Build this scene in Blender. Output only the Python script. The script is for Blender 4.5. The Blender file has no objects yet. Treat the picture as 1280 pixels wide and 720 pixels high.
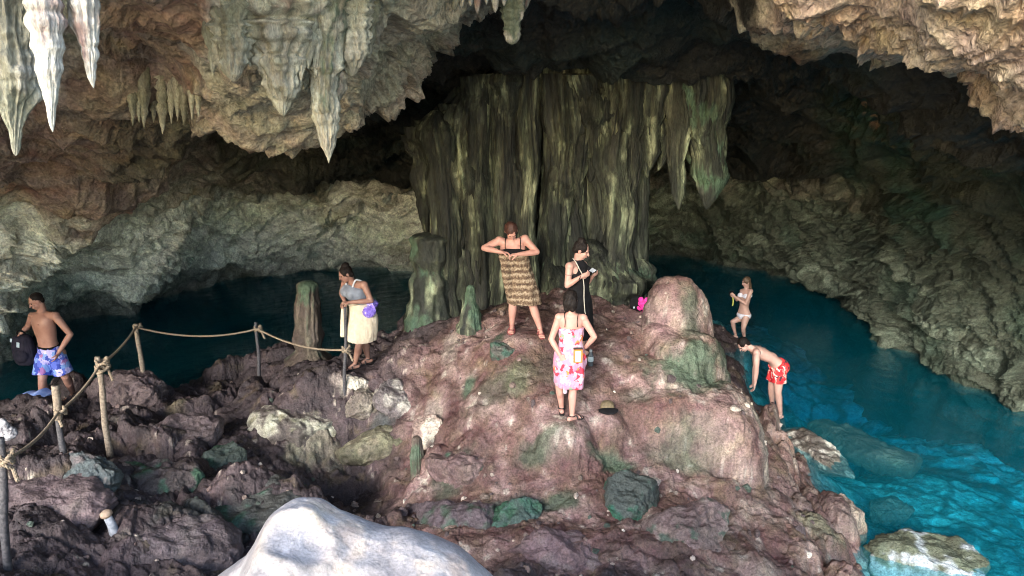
import bpy, bmesh, math, random
import numpy as np
from mathutils import Vector, Matrix, Euler

# ------------------------------------------------------------------ camera, sky, sun, exposure
SC = bpy.context.scene
COL = SC.collection
R = math.radians
PITCH = 15.0
cam_d = bpy.data.cameras.new('camera'); cam = bpy.data.objects.new('camera', cam_d); COL.objects.link(cam)
cam.location = (0, 0, 0); cam.rotation_euler = (R(90 - PITCH), 0, 0)
cam_d.sensor_width = 36; cam_d.lens = 26.2; cam_d.clip_start = 0.05; cam_d.clip_end = 2000
SC.camera = cam

SUN_EL, SUN_AZ = 24.0, 203.0      # azimuth clockwise from +Y: the light comes from behind and a little to the left
w = bpy.data.worlds.new('World'); SC.world = w; w.use_nodes = True
nt = w.node_tree
for n in list(nt.nodes): nt.nodes.remove(n)
sky = nt.nodes.new('ShaderNodeTexSky'); sky.sky_type = 'NISHITA'; sky.sun_disc = False
sky.sun_elevation = R(SUN_EL); sky.sun_rotation = R(SUN_AZ); sky.air_density = 1.0; sky.dust_density = 1.2
bg = nt.nodes.new('ShaderNodeBackground'); bg.inputs[1].default_value = 0.15
wo = nt.nodes.new('ShaderNodeOutputWorld')
nt.links.new(sky.outputs[0], bg.inputs[0]); nt.links.new(bg.outputs[0], wo.inputs[0])
sd = bpy.data.lights.new('sun', 'SUN'); sd.energy = 1.0; sd.angle = R(22); sd.color = (1.0, 0.97, 0.93)
so = bpy.data.objects.new('sun', sd); COL.objects.link(so)
_a = R(SUN_AZ); _e = R(SUN_EL)
_dir = Vector((math.sin(_a) * math.cos(_e), math.cos(_a) * math.cos(_e), math.sin(_e)))
so.rotation_euler = _dir.to_track_quat('Z', 'Y').to_euler(); so.location = _dir * 40
vs = SC.view_settings
vs.view_transform = 'Standard'; vs.look = 'None'; vs.exposure = 2.45; vs.gamma = 1.0; vs.use_curve_mapping = False
SC.render.engine = 'CYCLES'
SC.cycles.use_denoising = True
SC.cycles.max_bounces = 7; SC.cycles.diffuse_bounces = 4; SC.cycles.glossy_bounces = 3
SC.cycles.transparent_max_bounces = 12; SC.cycles.transmission_bounces = 4
SC.cycles.caustics_reflective = False; SC.cycles.caustics_refractive = False
SC.cycles.sample_clamp_indirect = 6.0
SC.cycles.use_adaptive_sampling = True; SC.cycles.adaptive_threshold = 0.005
SC.cycles.pixel_filter_type = 'BLACKMAN_HARRIS'; SC.cycles.filter_width = 1.05

# ------------------------------------------------------------------ helpers
F = 1280 * 26.2 / 36.0
SP, CP = math.sin(R(PITCH)), math.cos(R(PITCH))
WATER = -5.5

def ray(u, v):
    a = (np.asarray(u, float) - 640) / F; b = (360 - np.asarray(v, float)) / F
    return a, CP + b * SP, -SP + b * CP          # x, y, z with unit camera depth
def at_z(u, v, z):
    x, y, d = ray(u, v); s = z / d
    return np.array([x * s, y * s, z * np.ones_like(s)])
def at_y(u, v, y0):
    x, y, d = ray(u, v); s = y0 / y
    return np.array([x * s, y0 * np.ones_like(s), d * s])
def V(a): return Vector((float(a[0]), float(a[1]), float(a[2])))

_rng = np.random.default_rng(11)
_perm = _rng.permutation(4096).astype(np.int32)
_perm = np.concatenate([_perm, _perm])
_g = _rng.normal(size=(4096, 3)); _g /= np.linalg.norm(_g, axis=1)[:, None]; _g = _g.astype(np.float32)
_gx, _gy, _gz = _g[:, 0].copy(), _g[:, 1].copy(), _g[:, 2].copy()
def _perlin(x, y, z):
    xi = np.floor(x); yi = np.floor(y); zi = np.floor(z)
    fx = x - xi; fy = y - yi; fz = z - zi
    xi = xi.astype(np.int32) & 4095; yi = yi.astype(np.int32) & 4095; zi = zi.astype(np.int32) & 4095
    ux = fx * fx * fx * (fx * (fx * 6 - 15) + 10); uy = fy * fy * fy * (fy * (fy * 6 - 15) + 10); uz = fz * fz * fz * (fz * (fz * 6 - 15) + 10)
    x1 = (xi + 1) & 4095; y1 = (yi + 1) & 4095; z1 = (zi + 1) & 4095
    a0 = _perm[xi]; a1 = _perm[x1]
    b00 = _perm[a0 + yi]; b01 = _perm[a0 + y1]; b10 = _perm[a1 + yi]; b11 = _perm[a1 + y1]
    def g(h, dx, dy, dz): return _gx[h] * dx + _gy[h] * dy + _gz[h] * dz
    n000 = g(_perm[b00 + zi], fx, fy, fz); n100 = g(_perm[b10 + zi], fx - 1, fy, fz)
    n010 = g(_perm[b01 + zi], fx, fy - 1, fz); n110 = g(_perm[b11 + zi], fx - 1, fy - 1, fz)
    n001 = g(_perm[b00 + z1], fx, fy, fz - 1); n101 = g(_perm[b10 + z1], fx - 1, fy, fz - 1)
    n011 = g(_perm[b01 + z1], fx, fy - 1, fz - 1); n111 = g(_perm[b11 + z1], fx - 1, fy - 1, fz - 1)
    nx00 = n000 + ux * (n100 - n000); nx10 = n010 + ux * (n110 - n010)
    nx01 = n001 + ux * (n101 - n001); nx11 = n011 + ux * (n111 - n011)
    a = nx00 + uy * (nx10 - nx00); b = nx01 + uy * (nx11 - nx01)
    return (a + uz * (b - a)) * 1.6
def noise(P, s=1.0, off=0.0):
    """gradient noise, about -1..1; s is a frequency or three"""
    P = np.asarray(P, np.float32); sh = P.shape[:-1]; Q = P.reshape(-1, 3)
    s = np.asarray(s, np.float32) * np.ones(3, np.float32)
    out = np.empty(len(Q), np.float32)
    for i in range(0, len(Q), 65536):
        q = Q[i:i + 65536]
        out[i:i + 65536] = _perlin(q[:, 0] * s[0] + (off * 1.37 + 500), q[:, 1] * s[1] + (off * 2.11 + 700), q[:, 2] * s[2] + (off * 3.3 + 900))
    return out.reshape(sh)
def fbm(P, s=1.0, octs=4, off=0.0, gain=0.5, lac=2.07):
    s = np.asarray(s, np.float32) * np.ones(3, np.float32); a = 1.0; t = 0
    for o in range(octs):
        t = t + a * noise(P, s * lac ** o, off + 7.3 * o); a *= gain
    return t
def ridged(P, s=1.0, octs=3, off=0.0, gain=0.5, lac=2.1):
    s = np.asarray(s, np.float32) * np.ones(3, np.float32); a = 1.0; t = 0
    for o in range(octs):
        t = t + a * (1 - 2 * np.abs(noise(P, s * lac ** o, off + 5.1 * o))); a *= gain
    return t
def warp(P, s, amp, off=0.0):
    P = np.asarray(P, np.float32)
    return P + amp * np.stack([noise(P, s, off + 31), noise(P, s, off + 47), noise(P, s, off + 63)], -1)
def worley(P, s=1.0, off=0.0):
    """F1, F2 of a jittered cell pattern"""
    P = np.asarray(P, np.float32); sh = P.shape[:-1]
    s = np.asarray(s, np.float32) * np.ones(3, np.float32)
    Q = P.reshape(-1, 3) * s + 300 + off
    F1 = np.full(len(Q), 9.0, np.float32); F2 = F1.copy()
    for i in range(0, len(Q), 65536):
        q = Q[i:i + 65536]; c = np.floor(q); f = q - c; ci = c.astype(np.int32)
        f1 = np.full(len(q), 9.0, np.float32); f2 = f1.copy()
        for dx in (-1, 0, 1):
            for dy in (-1, 0, 1):
                for dz in (-1, 0, 1):
                    h = _perm[_perm[_perm[(ci[:, 0] + dx) & 4095] + ((ci[:, 1] + dy) & 4095)] + ((ci[:, 2] + dz) & 4095)]
                    ex = dx + 0.5 + 0.42 * _gx[h] * 1.6 - f[:, 0]; ey = dy + 0.5 + 0.42 * _gy[h] * 1.6 - f[:, 1]; ez = dz + 0.5 + 0.42 * _gz[h] * 1.6 - f[:, 2]
                    d = ex * ex + ey * ey + ez * ez
                    f2 = np.minimum(f2, np.maximum(f1, d)); f1 = np.minimum(f1, d)
        F1[i:i + 65536] = f1; F2[i:i + 65536] = f2
    return np.sqrt(F1).reshape(sh), np.sqrt(F2).reshape(sh)
def slabs(P, s=1.0, off=0.0):
    """broken blocks: every cell has its own level and tilt; returns height, edge distance"""
    P = np.asarray(P, np.float32); sh = P.shape[:-1]; s = np.asarray(s, np.float32) * np.ones(3, np.float32); Q = P.reshape(-1, 3) * s + 300 + off
    Ht = np.empty(len(Q), np.float32); Ed = np.empty(len(Q), np.float32)
    for i in range(0, len(Q), 65536):
        q = Q[i:i + 65536]; c = np.floor(q); f = q - c; ci = c.astype(np.int32); f1 = np.full(len(q), 9.0, np.float32); f2 = f1.copy(); ht = f1 * 0
        for dx in (-1, 0, 1):
            for dy in (-1, 0, 1):
                for dz in (-1, 0, 1):
                    h = _perm[_perm[_perm[(ci[:, 0] + dx) & 4095] + ((ci[:, 1] + dy) & 4095)] + ((ci[:, 2] + dz) & 4095)]
                    ex = dx + 0.5 + 0.67 * _gx[h] - f[:, 0]; ey = dy + 0.5 + 0.67 * _gy[h] - f[:, 1]; ez = dz + 0.5 + 0.67 * _gz[h] - f[:, 2]
                    d = ex * ex + ey * ey + ez * ez; k = d < f1; f2 = np.minimum(f2, np.maximum(f1, d)); f1 = np.minimum(f1, d)
                    ht = np.where(k, 0.5 * _gz[h] + 0.9 * (ex * _gy[h] + ey * _gz[(h + 7) & 4095]), ht)
        Ht[i:i + 65536] = ht; Ed[i:i + 65536] = np.sqrt(f2) - np.sqrt(f1)
    return Ht.reshape(sh), Ed.reshape(sh)
def sstep(a, b, x):
    t = np.clip((x - a) / (b - a), 0, 1); return t * t * (3 - 2 * t)
def mix(a, b, t):
    t = np.asarray(t)[..., None] if np.ndim(a) > np.ndim(t) or np.ndim(b) >= 1 and np.shape(b)[-1:] == (3,) and np.ndim(t) < max(np.ndim(a), np.ndim(b), np.ndim(t) + 1) else t
    return a * (1 - t) + b * t
def cmix(a, b, t):
    return np.asarray(a) * (1 - t[..., None]) + np.asarray(b) * t[..., None]
def smooth_rows(A, k, axis):
    if k < 1: return A
    x = np.arange(-3 * k, 3 * k + 1); g = np.exp(-x * x / (2.0 * k * k)); g /= g.sum()
    pad = [(0, 0)] * A.ndim; pad[axis] = (3 * k, 3 * k)
    B = np.pad(A, pad, mode='edge'); out = np.zeros_like(A)
    for i, wv in enumerate(g):
        sl = [slice(None)] * A.ndim; sl[axis] = slice(i, i + A.shape[axis]); out += wv * B[tuple(sl)]
    return out
def grid_normals(P):
    du = np.gradient(P, axis=1); dv = np.gradient(P, axis=0)
    n = np.cross(du, dv); n /= np.maximum(np.linalg.norm(n, axis=-1, keepdims=True), 1e-9)
    return n

def np_mesh(name, verts, quads, mat, col=None, smooth=True):
    me = bpy.data.meshes.new(name)
    verts = np.ascontiguousarray(verts, np.float32).reshape(-1, 3); quads = np.ascontiguousarray(quads, np.int32)
    k = quads.shape[1]
    me.vertices.add(len(verts)); me.vertices.foreach_set('co', verts.ravel())
    me.loops.add(quads.size); me.loops.foreach_set('vertex_index', quads.ravel())
    me.polygons.add(len(quads)); me.polygons.foreach_set('loop_start', np.arange(len(quads), dtype=np.int32) * k)
    me.polygons.foreach_set('use_smooth', np.full(len(quads), smooth))
    me.update(calc_edges=True)
    if col is not None:
        a = me.attributes.new('rockcol', 'FLOAT_COLOR', 'POINT')
        c = np.ones((len(verts), 4), np.float32); c[:, :3] = np.clip(np.asarray(col).reshape(-1, 3), 0, 1)
        a.data.foreach_set('color', c.ravel())
    if mat: me.materials.append(mat)
    return me
def grid_quads(nr, nc, closed=False, flip=False):
    r = np.arange(nr - 1)[:, None]; c = np.arange(nc if closed else nc - 1)[None, :]; c2 = (c + 1) % nc
    q = np.stack([r * nc + c, r * nc + c2, (r + 1) * nc + c2, (r + 1) * nc + c], -1).reshape(-1, 4)
    return q[:, ::-1] if flip else q
def link(name, me, parent=None, loc=None):
    o = bpy.data.objects.new(name, me); COL.objects.link(o)
    if loc is not None: o.location = loc
    if parent: o.parent = parent
    return o
def tag(o, label=None, cat=None, group=None, kind=None):
    if label: o['label'] = label
    if cat: o['category'] = cat
    if group: o['group'] = group
    if kind: o['kind'] = kind
    return o
def empty(name, loc, rz=0):
    o = bpy.data.objects.new(name, None); COL.objects.link(o); o.location = loc; o.rotation_euler = (0, 0, rz); o.empty_display_size = 0.1
    return o

# ------------------------------------------------------------------ materials
def new_mat(name):
    m = bpy.data.materials.new(name); m.use_nodes = True
    t = m.node_tree; b = t.nodes['Principled BSDF']; return m, t, b
def N(t, kind, **kw):
    n = t.nodes.new(kind)
    for k, v in kw.items(): setattr(n, k, v)
    return n
def rock_mat(name, fine=(26, 90), var=0.5, bump=0.5, dist=0.03, rough=(0.55, 0.95), spec=0.35, stretch=(1, 1, 1), tint=None):
    """vertex colour of the stone kind broken up by two scales of noise, with bump at three scales"""
    m, t, b = new_mat(name); L = t.links.new
    geo = N(t, 'ShaderNodeTexCoord'); mp = N(t, 'ShaderNodeMapping'); mp.inputs['Scale'].default_value = stretch
    L(geo.outputs['Object'], mp.inputs[0])
    at = N(t, 'ShaderNodeAttribute', attribute_name='rockcol')
    n1 = N(t, 'ShaderNodeTexNoise'); n1.inputs['Scale'].default_value = fine[0]; n1.inputs['Detail'].default_value = 6; n1.inputs['Roughness'].default_value = 0.65; n1.inputs['Distortion'].default_value = 0.6
    n2 = N(t, 'ShaderNodeTexNoise'); n2.inputs['Scale'].default_value = fine[1]; n2.inputs['Detail'].default_value = 3
    n3 = N(t, 'ShaderNodeTexNoise'); n3.inputs['Scale'].default_value = fine[0] * 0.28; n3.inputs['Detail'].default_value = 5; n3.inputs['Roughness'].default_value = 0.6
    vo = N(t, 'ShaderNodeTexVoronoi', feature='F1'); vo.inputs['Scale'].default_value = fine[0] * 0.8
    for n in (n1, n2, n3, vo): L(mp.outputs[0], n.inputs['Vector'])
    r1 = N(t, 'ShaderNodeMapRange'); r1.inputs[1].default_value = 0.3; r1.inputs[2].default_value = 0.7; r1.inputs[3].default_value = 1 - var; r1.inputs[4].default_value = 1 + var
    L(n1.outputs[0], r1.inputs[0])
    r2 = N(t, 'ShaderNodeMapRange'); r2.inputs[1].default_value = 0.3; r2.inputs[2].default_value = 0.7; r2.inputs[3].default_value = 1 - var * 0.5; r2.inputs[4].default_value = 1 + var * 0.5
    L(n3.outputs[0], r2.inputs[0])
    mu = N(t, 'ShaderNodeMath', operation='MULTIPLY'); L(r1.outputs[0], mu.inputs[0]); L(r2.outputs[0], mu.inputs[1])
    r4 = N(t, 'ShaderNodeMapRange'); r4.inputs[1].default_value = 0.3; r4.inputs[2].default_value = 0.7; r4.inputs[3].default_value = 1 - var * 0.9; r4.inputs[4].default_value = 1 + var * 0.9
    L(n2.outputs[0], r4.inputs[0]); mu0 = mu; mu = N(t, 'ShaderNodeMath', operation='MULTIPLY'); L(mu0.outputs[0], mu.inputs[0]); L(r4.outputs[0], mu.inputs[1])
    vm = N(t, 'ShaderNodeVectorMath', operation='SCALE'); L(at.outputs['Color'], vm.inputs[0]); L(mu.outputs[0], vm.inputs['Scale'])
    hs = N(t, 'ShaderNodeHueSaturation'); L(vm.outputs[0], hs.inputs['Color'])
    r3 = N(t, 'ShaderNodeMapRange'); r3.inputs[1].default_value = 0.3; r3.inputs[2].default_value = 0.7; r3.inputs[3].default_value = 0.47; r3.inputs[4].default_value = 0.53
    L(n3.outputs[0], r3.inputs[0]); L(r3.outputs[0], hs.inputs['Hue']); hs.inputs['Saturation'].default_value = 1.05
    L(hs.outputs[0], b.inputs['Base Color'])
    rr = N(t, 'ShaderNodeMapRange'); rr.inputs[1].default_value = 0.35; rr.inputs[2].default_value = 0.65; rr.inputs[3].default_value = rough[0]; rr.inputs[4].default_value = rough[1]
    L(n3.outputs[0], rr.inputs[0]); L(rr.outputs[0], b.inputs['Roughness'])
    b.inputs['Specular IOR Level'].default_value = spec
    s1 = N(t, 'ShaderNodeMath', operation='MULTIPLY_ADD'); L(n3.outputs[0], s1.inputs[0]); s1.inputs[1].default_value = 2.2; 
    s2 = N(t, 'ShaderNodeMath', operation='MULTIPLY_ADD'); L(n2.outputs[0], s2.inputs[0]); s2.inputs[1].default_value = 0.42; L(n1.outputs[0], s2.inputs[2])
    L(s2.outputs[0], s1.inputs[2])
    s3 = N(t, 'ShaderNodeMath', operation='MULTIPLY_ADD'); L(vo.outputs['Distance'], s3.inputs[0]); s3.inputs[1].default_value = 0.5; L(s1.outputs[0], s3.inputs[2])
    bp = N(t, 'ShaderNodeBump'); bp.inputs['Strength'].default_value = bump; bp.inputs['Distance'].default_value = dist
    L(s3.outputs[0], bp.inputs['Height']); L(bp.outputs[0], b.inputs['Normal'])
    return m
def simple_mat(name, col, rough=0.6, var=0.15, scale=30, bump=0.0, spec=0.4, metal=0.0, col2=None):
    m, t, b = new_mat(name); L = t.links.new
    tc = N(t, 'ShaderNodeTexCoord'); n = N(t, 'ShaderNodeTexNoise'); n.inputs['Scale'].default_value = scale; n.inputs['Detail'].default_value = 4
    L(tc.outputs['Object'], n.inputs['Vector'])
    cr = N(t, 'ShaderNodeValToRGB'); e = cr.color_ramp.elements
    c2 = col2 or tuple(min(1, c * (1 + var)) for c in col)
    c1 = col if col2 else tuple(c * (1 - var) for c in col)
    e[0].position = 0.35; e[0].color = (*c1, 1); e[1].position = 0.65; e[1].color = (*c2, 1)
    L(n.outputs[0], cr.inputs[0]); L(cr.outputs[0], b.inputs['Base Color'])
    b.inputs['Roughness'].default_value = rough; b.inputs['Specular IOR Level'].default_value = spec; b.inputs['Metallic'].default_value = metal
    if bump:
        bp = N(t, 'ShaderNodeBump'); bp.inputs['Strength'].default_value = bump; bp.inputs['Distance'].default_value = 0.01
        L(n.outputs[0], bp.inputs['Height']); L(bp.outputs[0], b.inputs['Normal'])
    return m
M = {}
M['ceiling'] = rock_mat('cave_limestone', fine=(10, 34), var=0.36, bump=0.9, dist=0.05, spec=0.25)
M['ground'] = rock_mat('wet_cave_floor', fine=(15, 48), var=0.36, bump=0.9, dist=0.03, rough=(0.45, 0.9), spec=0.35)
M['boulder'] = rock_mat('boulder_stone', fine=(15, 48), var=0.36, bump=0.9, dist=0.03, rough=(0.45, 0.9), spec=0.4)
M['flow'] = rock_mat('flowstone', fine=(14, 60), var=0.45, bump=0.9, dist=0.03, spec=0.3, stretch=(1, 1, 0.16))
M['drip'] = rock_mat('dripstone', fine=(20, 80), var=0.3, bump=0.7, dist=0.02, spec=0.4, stretch=(1, 1, 0.5))
# ================================================================== THE CAVE ROOF AND WALLS
# profiles: for each direction across the cave the roof runs from the mouth (near) over lips and
# recesses to the far wall and down into the water; (v, y) = height angle and distance along the cave
CE = {
 -900: [(-300, 1.6), (100, 2.6), (110, 3.0), (200, 3.5), (260, 4.0), (300, 4.3), (380, 4.5), (470, 4.6)],
 -400: [(-150, 2.6), (140, 4.6), (160, 5.2), (240, 6.2), (300, 7.0), (350, 7.6), (420, 8.0), (480, 8.2)],
    0: [(-80, 3.8), (70, 6.8), (110, 7.6), (170, 8.4), (262, 9.0), (275, 10.2), (350, 10.9), (412, 11.2)],
   60: [(-70, 3.8), (75, 6.9), (112, 8.0), (175, 8.9), (262, 9.8), (276, 11.4), (325, 12.4), (358, 13.2)],
  150: [(-60, 3.8), (85, 6.6), (120, 8.0), (168, 9.0), (246, 11.0), (272, 13.0), (318, 14.2), (358, 15.2)],
  230: [(-60, 3.8), (80, 6.2), (110, 8.2), (160, 9.0), (200, 12.0), (262, 15.2), (305, 16.6), (338, 17.4)],
  265: [(-60, 4.0), (130, 6.4), (120, 8.6), (165, 9.8), (205, 13.5), (264, 16.4), (298, 17.8), (330, 18.6)],
  300: [(-60, 4.2), (152, 6.8), (140, 9.6), (180, 13.0), (235, 15.5), (268, 17.0), (292, 18.5), (324, 19.6)],
  400: [(-60, 4.4), (152, 7.0), (138, 10.0), (175, 14.5), (215, 17.0), (246, 19.5), (280, 20.5), (320, 21.5)],
  500: [(-60, 4.8), (100, 7.6), (90, 10.0), (140, 14.0), (190, 17.0), (242, 20.0), (285, 21.0), (328, 22.0)],
  560: [(-80, 5.0), (20, 7.5), (30, 9.4), (98, 11.6), (150, 15.0), (238, 20.5), (285, 21.5), (328, 22.3)],
  640: [(-200, 4.6), (-50, 6.6), (25, 9.0), (92, 11.6), (120, 14.5), (235, 21.0), (280, 22.0), (320, 23.0)],
  760: [(-220, 4.6), (-60, 6.6), (25, 9.0), (92, 11.6), (120, 14.5), (235, 21.0), (272, 22.5), (306, 23.5)],
  880: [(-200, 4.4), (-50, 6.4), (25, 9.0), (96, 11.6), (150, 15.0), (240, 20.5), (278, 22.0), (306, 22.6)],
  970: [(-120, 4.0), (-4, 5.8), (30, 8.6), (100, 12.0), (165, 15.0), (245, 18.5), (288, 20.0), (322, 20.6)],
 1050: [(-100, 3.8), (26, 5.4), (50, 8.0), (110, 11.4), (180, 14.0), (250, 16.0), (300, 17.0), (348, 17.4)],
 1100: [(-100, 3.6), (30, 5.2), (70, 7.6), (130, 10.6), (200, 13.0), (275, 14.6), (345, 15.4), (420, 15.8)],
 1145: [(-100, 3.4), (68, 5.0), (90, 7.2), (145, 10.0), (215, 12.2), (300, 13.4), (380, 13.8), (452, 14.2)],
 1200: [(-100, 3.2), (130, 4.9), (142, 7.0), (175, 9.4), (240, 11.4), (320, 12.6), (400, 13.0), (470, 13.4)],
 1280: [(-100, 3.0), (164, 4.8), (176, 6.6), (215, 9.0), (280, 10.6), (350, 11.6), (430, 12.2), (499, 12.3)],
 1600: [(-100, 2.4), (250, 4.3), (280, 5.6), (330, 7.0), (400, 8.2), (470, 9.0), (540, 9.4), (590, 9.4)],
 2300: [(-300, 1.5), (250, 2.6), (280, 3.2), (330, 4.0), (400, 4.6), (450, 5.0), (500, 5.2), (560, 5.2)],
}
us = sorted(CE); nU = len(us)
cu = np.concatenate([np.linspace(-900, -30, 110)[:-1], np.linspace(-30, 1310, 1150), np.linspace(1310, 2300, 90)[1:]])
segs = [40, 150, 70, 150, 130, 130, 120, 110, 46, 24]          # rows between control rows
ctrl = np.zeros((nU, 11, 3))
for i, u in enumerate(us):
    pr = CE[u]
    for j, (v_, y_) in enumerate(pr): ctrl[i, j + 1] = at_y(u, v_, y_)
    p1 = ctrl[i, 1]
    ctrl[i, 0] = (p1[0] * 0.95, p1[1] - 0.5, p1[2] + 1.6)         # the mouth curls up to the surface
    p8 = ctrl[i, 8]; d = np.array([p8[0], p8[1]]) / np.hypot(p8[0], p8[1])
    gap = max(0.0, p8[2] - WATER)
    back = 0.35 + 2.5 * gap
    if u < 80: back = 0.4 + 2.8 * gap
    ctrl[i, 9] = (p8[0] + d[0] * back, p8[1] + d[1] * back, WATER - 0.05 + 0.15 * gap)
    ctrl[i, 10] = (p8[0] + d[0] * (back + .5), p8[1] + d[1] * (back + .5), -10.5)
# densify: linear rows, monotone across u, then smooth
def interp_u(A):
    out = np.zeros((len(cu), A.shape[1], 3))
    for j in range(A.shape[1]):
        for k in range(3): out[:, j, k] = np.interp(cu, us, A[:, j, k])
    return out
C1 = interp_u(ctrl)
rows = [C1[:, 0]]
for j, n in enumerate(segs):
    for q in range(1, n + 1):
        t_ = q / n; rows.append(C1[:, j] * (1 - t_) + C1[:, j + 1] * t_)
G = np.stack(rows)                       # (rows, cols, 3)
G = smooth_rows(G, 13, 0); G = smooth_rows(G, 12, 1)
G = G.astype(np.float32)
Nn = grid_normals(G); 
# strata run with the dip of the roof; displacement in metres
Wp = warp(G, 0.5, 0.8, 3)
dist = np.linalg.norm(G, axis=-1)
big = fbm(Wp, 0.42, 3, 1) * 0.34
lay = ridged(warp(G, 0.7, 0.6, 9), (0.35, 0.5, 1.9), 2, 20) * 0.20
cal = sstep(-0.5, 0.6, noise(G, 0.45, 400))
mid = ridged(warp(G, 1.8, 0.25, 5), (0.8, 0.8, 2.8), 4, 40, gain=0.48) * (0.025 + 0.045 * cal)
w1, w2 = worley(warp(G, 1.2, 0.35, 14), (1.1, 1.1, 1.7))
blk = (np.minimum(w2 - w1, 0.30)) * 0.18 * (.3 + .7 * cal)
st_ = warp(G, 0.7, 0.7, 29)
str_ = ridged(st_, (0.8, 0.8, 4.2), 4, 70, gain=.62) * (0.035 + 0.045 * sstep(-.6, .4, noise(G, .4, 410)))
fold = ridged(warp(G, 2.2, .35, 6), (3.0, 3.0, 5.4), 3, 95, gain=.55) * (0.006 + 0.018 * cal)
fine_ = fbm(warp(G, 4, 0.12, 77), (6, 6, 8), 4, 60, gain=0.6) * (0.008 + 0.026 * cal)
Wd = G + 0
amp = 1.0 - 0.45 * np.exp(-((G[..., 1] - 11.6) / 1.0) ** 2) * (np.abs(G[..., 0] - 0.9) < 3)
nearf = np.clip(dist / 9.0, .25, 1)
nf2 = .5 + .5 * nearf
disp = big * 1.15 * amp * nearf + lay * (.5 + .7 * nearf) + (mid + blk + str_ * 1.1 + fold) * nf2 + fine_
disp = disp - disp.mean()
rowk = np.arange(G.shape[0])[:, None] * np.ones((1, G.shape[1]))
r2 = sum(segs[:2]); r6 = sum(segs[:6]); r8 = sum(segs[:8])
# orient normals towards the room (down / to the camera)
cen = np.array([0, 6, -3.0]); flipm = np.sum(Nn * (cen - G), -1, keepdims=True) < 0
sgn = -1.0 if flipm.mean() > 0.5 else 1.0
G2 = G + (Nn * sgn) * (disp - 0.05)[..., None]
# drip-edge: small teeth along lips
teeth = np.maximum(0, noise(G, (5.5, 5.5, 0.4), 88)) ** 1.2
lipw = np.exp(-((rowk - r2) / 16.0) ** 2) + 0.8 * np.exp(-((rowk - r8) / 12.0) ** 2)
G2[..., 2] -= teeth * lipw * 0.07
# flutes where water runs down the pale lower band
fl = ridged(warp(G, 1.5, 0.2, 19), (3.2, 3.2, 0.7), 2, 33) * 0.06
band = sstep(r6 - 60, r6 + 30, rowk) * (1 - sstep(r8 + 10, r8 + 40, rowk))
G2 += (Nn * sgn) * (fl * band)[..., None]

# --- stone colours of the roof (patches of stain, algae, bare limestone and painted recess shade)
cv = rowk.copy(); Ugrid = np.broadcast_to(cu[None, :], rowk.shape)
def rowv(j, f=0.0): return sum(segs[:j]) + f * (segs[j] if j < len(segs) else 0)
n_a = fbm(G2, 0.55, 4, 100); n_b = fbm(G2, 1.6, 4, 120); n_c = fbm(warp(G2, 1, .6, 4), (0.6, 0.6, 2.8), 4, 140); n_d = fbm(G2, 5, 3, 160)
tan_ = np.array([0.42, 0.365, 0.285]); pale = np.array([0.46, 0.44, 0.35]); olive = np.array([0.24, 0.24, 0.165]); rust = np.array([0.25, 0.125, 0.07])
umber = np.array([0.225, 0.165, 0.14]); black = np.array([0.045, 0.048, 0.043]); teal = np.array([0.036, 0.062, 0.055]); pink = np.array([0.40, 0.31, 0.245])
gry = np.array([0.34, 0.34, 0.285])
col = cmix(tan_, pale, sstep(-0.2, 0.8, n_b + n_d * .5))
col = cmix(col, olive, sstep(0.05, 0.7, n_c) * 0.75)
col = cmix(col, rust, sstep(0.45, 0.9, n_a + 0.4 * n_b) * 0.8)
t_or = (1 - sstep(rowv(2, .1), rowv(2, .8), rowk)) * sstep(80, 140, Ugrid + 40 * n_b) * (1 - sstep(225, 265, Ugrid + 40 * n_b))
col = cmix(col, cmix(np.array([.27, .155, .085]), np.array([.15, .10, .075]), sstep(-.2, .6, n_b)), t_or * .75)
U2 = Ugrid + 40 * n_b
# left wall behind the first lip: umber
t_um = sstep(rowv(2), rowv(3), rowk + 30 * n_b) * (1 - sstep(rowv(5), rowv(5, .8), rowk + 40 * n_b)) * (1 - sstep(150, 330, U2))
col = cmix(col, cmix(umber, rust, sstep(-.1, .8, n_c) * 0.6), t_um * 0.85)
# deep centre: near-black with teal algae, recess shade painted in as well
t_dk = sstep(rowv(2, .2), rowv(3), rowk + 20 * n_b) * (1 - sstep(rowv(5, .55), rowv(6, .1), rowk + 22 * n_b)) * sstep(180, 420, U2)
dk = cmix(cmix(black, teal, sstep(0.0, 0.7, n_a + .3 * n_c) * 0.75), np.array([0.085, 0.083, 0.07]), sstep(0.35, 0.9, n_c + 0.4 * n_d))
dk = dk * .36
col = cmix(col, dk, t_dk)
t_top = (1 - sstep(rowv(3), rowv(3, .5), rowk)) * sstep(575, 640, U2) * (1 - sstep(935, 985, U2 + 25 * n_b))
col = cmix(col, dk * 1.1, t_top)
# greenish olive, with recess shade painted in, above the left band
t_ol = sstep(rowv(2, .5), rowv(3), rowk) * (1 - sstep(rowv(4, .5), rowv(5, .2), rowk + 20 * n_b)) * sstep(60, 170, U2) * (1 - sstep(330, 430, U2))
col = cmix(col, np.array([0.060, 0.062, 0.042]) * (1 + .5 * n_b[..., None]), t_ol * 0.8)
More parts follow.
